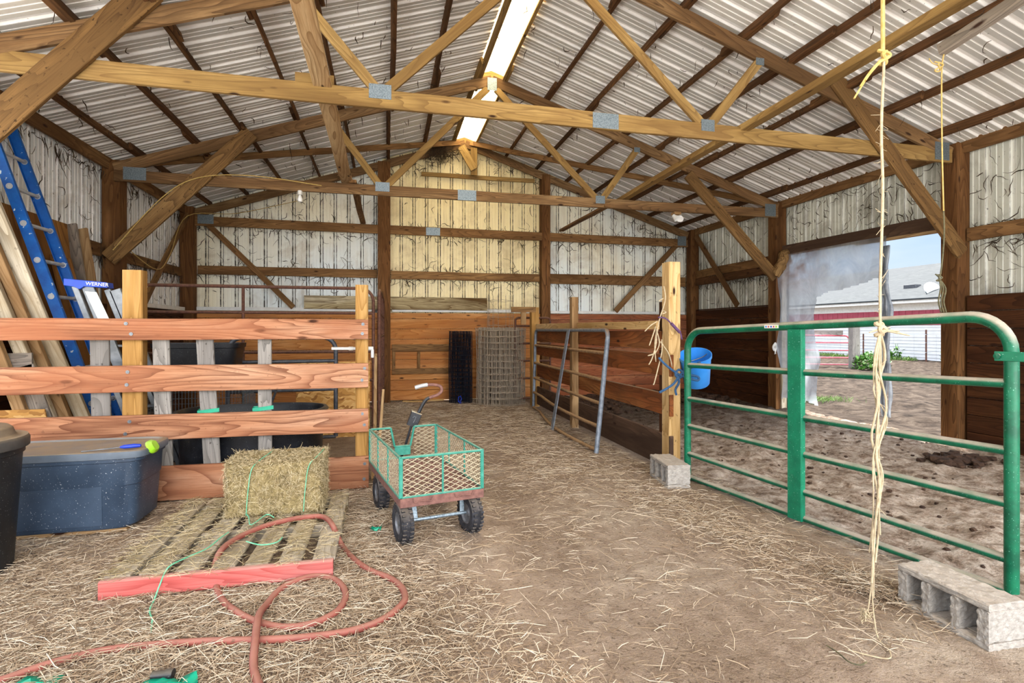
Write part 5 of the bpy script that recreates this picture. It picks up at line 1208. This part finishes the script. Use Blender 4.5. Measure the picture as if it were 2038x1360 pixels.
# ------------------------------------------------------------------ cobwebs
def cobwebs(name, n, P, label, seed, L=(.05, .24), rad=(.0016, .005), drop=.5):
    r_ = random.Random(seed); mb = MB()
    for k in range(n):
        o, ux, uz = P(r_); Lk = r_.uniform(*L); a = r_.gauss(-math.pi / 2, drop) if r_.random() < .6 else r_.uniform(0, 6.28); pts = [o]
        for j in range(5): a += r_.gauss(0, .55); pts.append(pts[-1] + (ux * math.cos(a) + uz * math.sin(a)) * Lk / 5)
        m = r_.uniform(*rad); mb.tube(pts, [m * .7, m, m * 1.3, m, m * .8, m * .3], 4, cap=False)
    o = build(name, mb, 'cobweb'); return tag(o, label, 'cobwebs', None, 'stuff')
def pback(r):
    x = r.uniform(-3.2, 6.1); z = r.choice((2.21, 3.0, 2.36, 3.15, ztop(x) - .2, r.uniform(1.75, ztop(x))))
    return V((x, 9.985 - .06 * (r.random() < .35), min(z, ztop(x)) + r.gauss(0, .05))), V((1, 0, 0)), V((0, 0, 1))
cobwebs('cobwebs', 1500, pback, 'dark dusty cobwebs hanging over the back wall', 1)
def pright(r):
    y = r.choice((r.uniform(3.5, 4.5), r.uniform(4.7, 7.2), r.uniform(7.3, 9.8), r.uniform(7.3, 9.8))); z = r.uniform(2.62, 3.25) if 4.6 < y < 7.25 else r.choice((r.uniform(1.75, 3.2), 2.2, 2.4))
    return V((6.125 - .05 * (r.random() < .4), y, z)), V((0, 1, 0)), V((0, 0, 1))
cobwebs('cobwebs', 650, pright, 'dark dusty cobwebs hanging over the right wall', 2)
def pleft(r): return V((-3.265 + .05 * (r.random() < .4), r.uniform(5.2, 9.8), r.choice((r.uniform(1.75, 3.2), 2.15, 3.15)))), V((0, 1, 0)), V((0, 0, 1))
cobwebs('cobwebs', 420, pleft, 'dark dusty cobwebs hanging over the left wall', 3)
def proof(r):
    x = r.choice(PXS) + r.gauss(0, .05) if r.random() < .6 else r.uniform(-3.1, 5.9); return V((x, r.uniform(3.2, 9.8), ztop(x) + r.uniform(0, .05))), V((r.gauss(0, 1), r.gauss(0, 1), 0)).normalized(), V((0, 0, 1))
cobwebs('cobwebs', 700, proof, 'dark cobweb strands hanging under the roof purlins', 4, (.03, .14))
def pnest(r): return V((r.gauss(.95, .12), r.gauss(9.75, .05), r.gauss(4.5, .07))), V((1, 0, 0)), V((0, 0, 1))
o = cobwebs('bird_nest', 260, pnest, 'ragged brown bird nest on the end rafter left of the peak', 5, (.08, .25), (.002, .004)); o['category'] = 'nest'
# ------------------------------------------------------------------ daylight
w = bpy.data.worlds.new('overcast'); sc.world = w; w.use_nodes = True; nt = w.node_tree; nt.nodes.clear()
def wn(t, **k):
    n = nt.nodes.new('ShaderNode' + t)
    for a, b in k.items(): setattr(n, a, b)
    return n
tc = wn('TexCoord'); sx = wn('SeparateXYZ'); nt.links.new(tc.outputs['Generated'], sx.inputs[0])
rp_ = wn('ValToRGB'); nt.links.new(sx.outputs[2], rp_.inputs[0]); e = rp_.color_ramp.elements
e[0].position = 0.0; e[0].color = (.27, .32, .38, 1); e[1].position = .9; e[1].color = (1.1, 1.2, 1.35, 1); k_ = e.new(.16); k_.color = (.22, .30, .41, 1); k_ = e.new(.45); k_.color = (.9, 1.0, 1.15, 1)
nz_ = wn('TexNoise'); nz_.inputs['Scale'].default_value = 3.0; nz_.inputs['Detail'].default_value = 5; mp = wn('Mapping'); mp.inputs['Scale'].default_value = (1, 1, 3.5); nt.links.new(tc.outputs['Generated'], mp.inputs[0]); nt.links.new(mp.outputs[0], nz_.inputs['Vector'])
cr_ = wn('ValToRGB'); nt.links.new(nz_.outputs['Fac'], cr_.inputs[0]); cr_.color_ramp.elements[0].position = .45; cr_.color_ramp.elements[1].position = .65
mxw = wn('Mix', data_type='RGBA'); nt.links.new(cr_.outputs[0], mxw.inputs[0]); nt.links.new(rp_.outputs[0], mxw.inputs[6]); sc2 = wn('Mix', data_type='RGBA', blend_type='MULTIPLY'); sc2.inputs[0].default_value = 1; nt.links.new(rp_.outputs[0], sc2.inputs[6]); sc2.inputs[7].default_value = (1.25, 1.15, 1.05, 1); nt.links.new(sc2.outputs[2], mxw.inputs[7])
# added frontal fill lobe in the sky behind the camera, lighting the back wall
dt = wn('VectorMath', operation='DOT_PRODUCT'); nt.links.new(tc.outputs['Generated'], dt.inputs[0]); sd = V((.05, -.96, .26)).normalized(); dt.inputs[1].default_value = sd
mx_ = wn('Math', operation='MAXIMUM'); nt.links.new(dt.outputs['Value'], mx_.inputs[0]); mx_.inputs[1].default_value = 0
pw = wn('Math', operation='POWER'); nt.links.new(mx_.outputs[0], pw.inputs[0]); pw.inputs[1].default_value = 8
ad = wn('Mix', data_type='RGBA', blend_type='ADD'); ad.inputs[0].default_value = 1; nt.links.new(mxw.outputs[2], ad.inputs[6])
ml = wn('Mix', data_type='RGBA', blend_type='MULTIPLY'); ml.inputs[0].default_value = 1; ml.inputs[6].default_value = (3.4, 3.35, 3.3, 1); nt.links.new(pw.outputs[0], ml.inputs[7]); nt.links.new(ml.outputs[2], ad.inputs[7])
sun = link(bpy.data.objects.new('sun', bpy.data.lights.new('sun', 'SUN'))); sun.data.energy = 9.0; sun.data.angle = math.radians(4); sun.data.color = (1, .96, .9)
sun.rotation_euler = V((-.34, -.94, -1.9)).to_track_quat('-Z', 'Y').to_euler()
bg = wn('Background'); nt.links.new(ad.outputs[2], bg.inputs[0]); bg.inputs[1].default_value = 1.0; wo = wn('OutputWorld'); nt.links.new(bg.outputs[0], wo.inputs[0])
vs_ = sc.view_settings; vs_.view_transform = 'Standard'; vs_.look = 'None'; vs_.gamma = 1; vs_.use_curve_mapping = False; vs_.exposure = 1.4
sc.cycles.max_bounces = 8; sc.cycles.diffuse_bounces = 5; sc.cycles.glossy_bounces = 3; sc.cycles.transparent_max_bounces = 12; sc.cycles.transmission_bounces = 6; sc.cycles.caustics_reflective = False; sc.cycles.caustics_refractive = False
sc.cycles.sample_clamp_indirect = 8
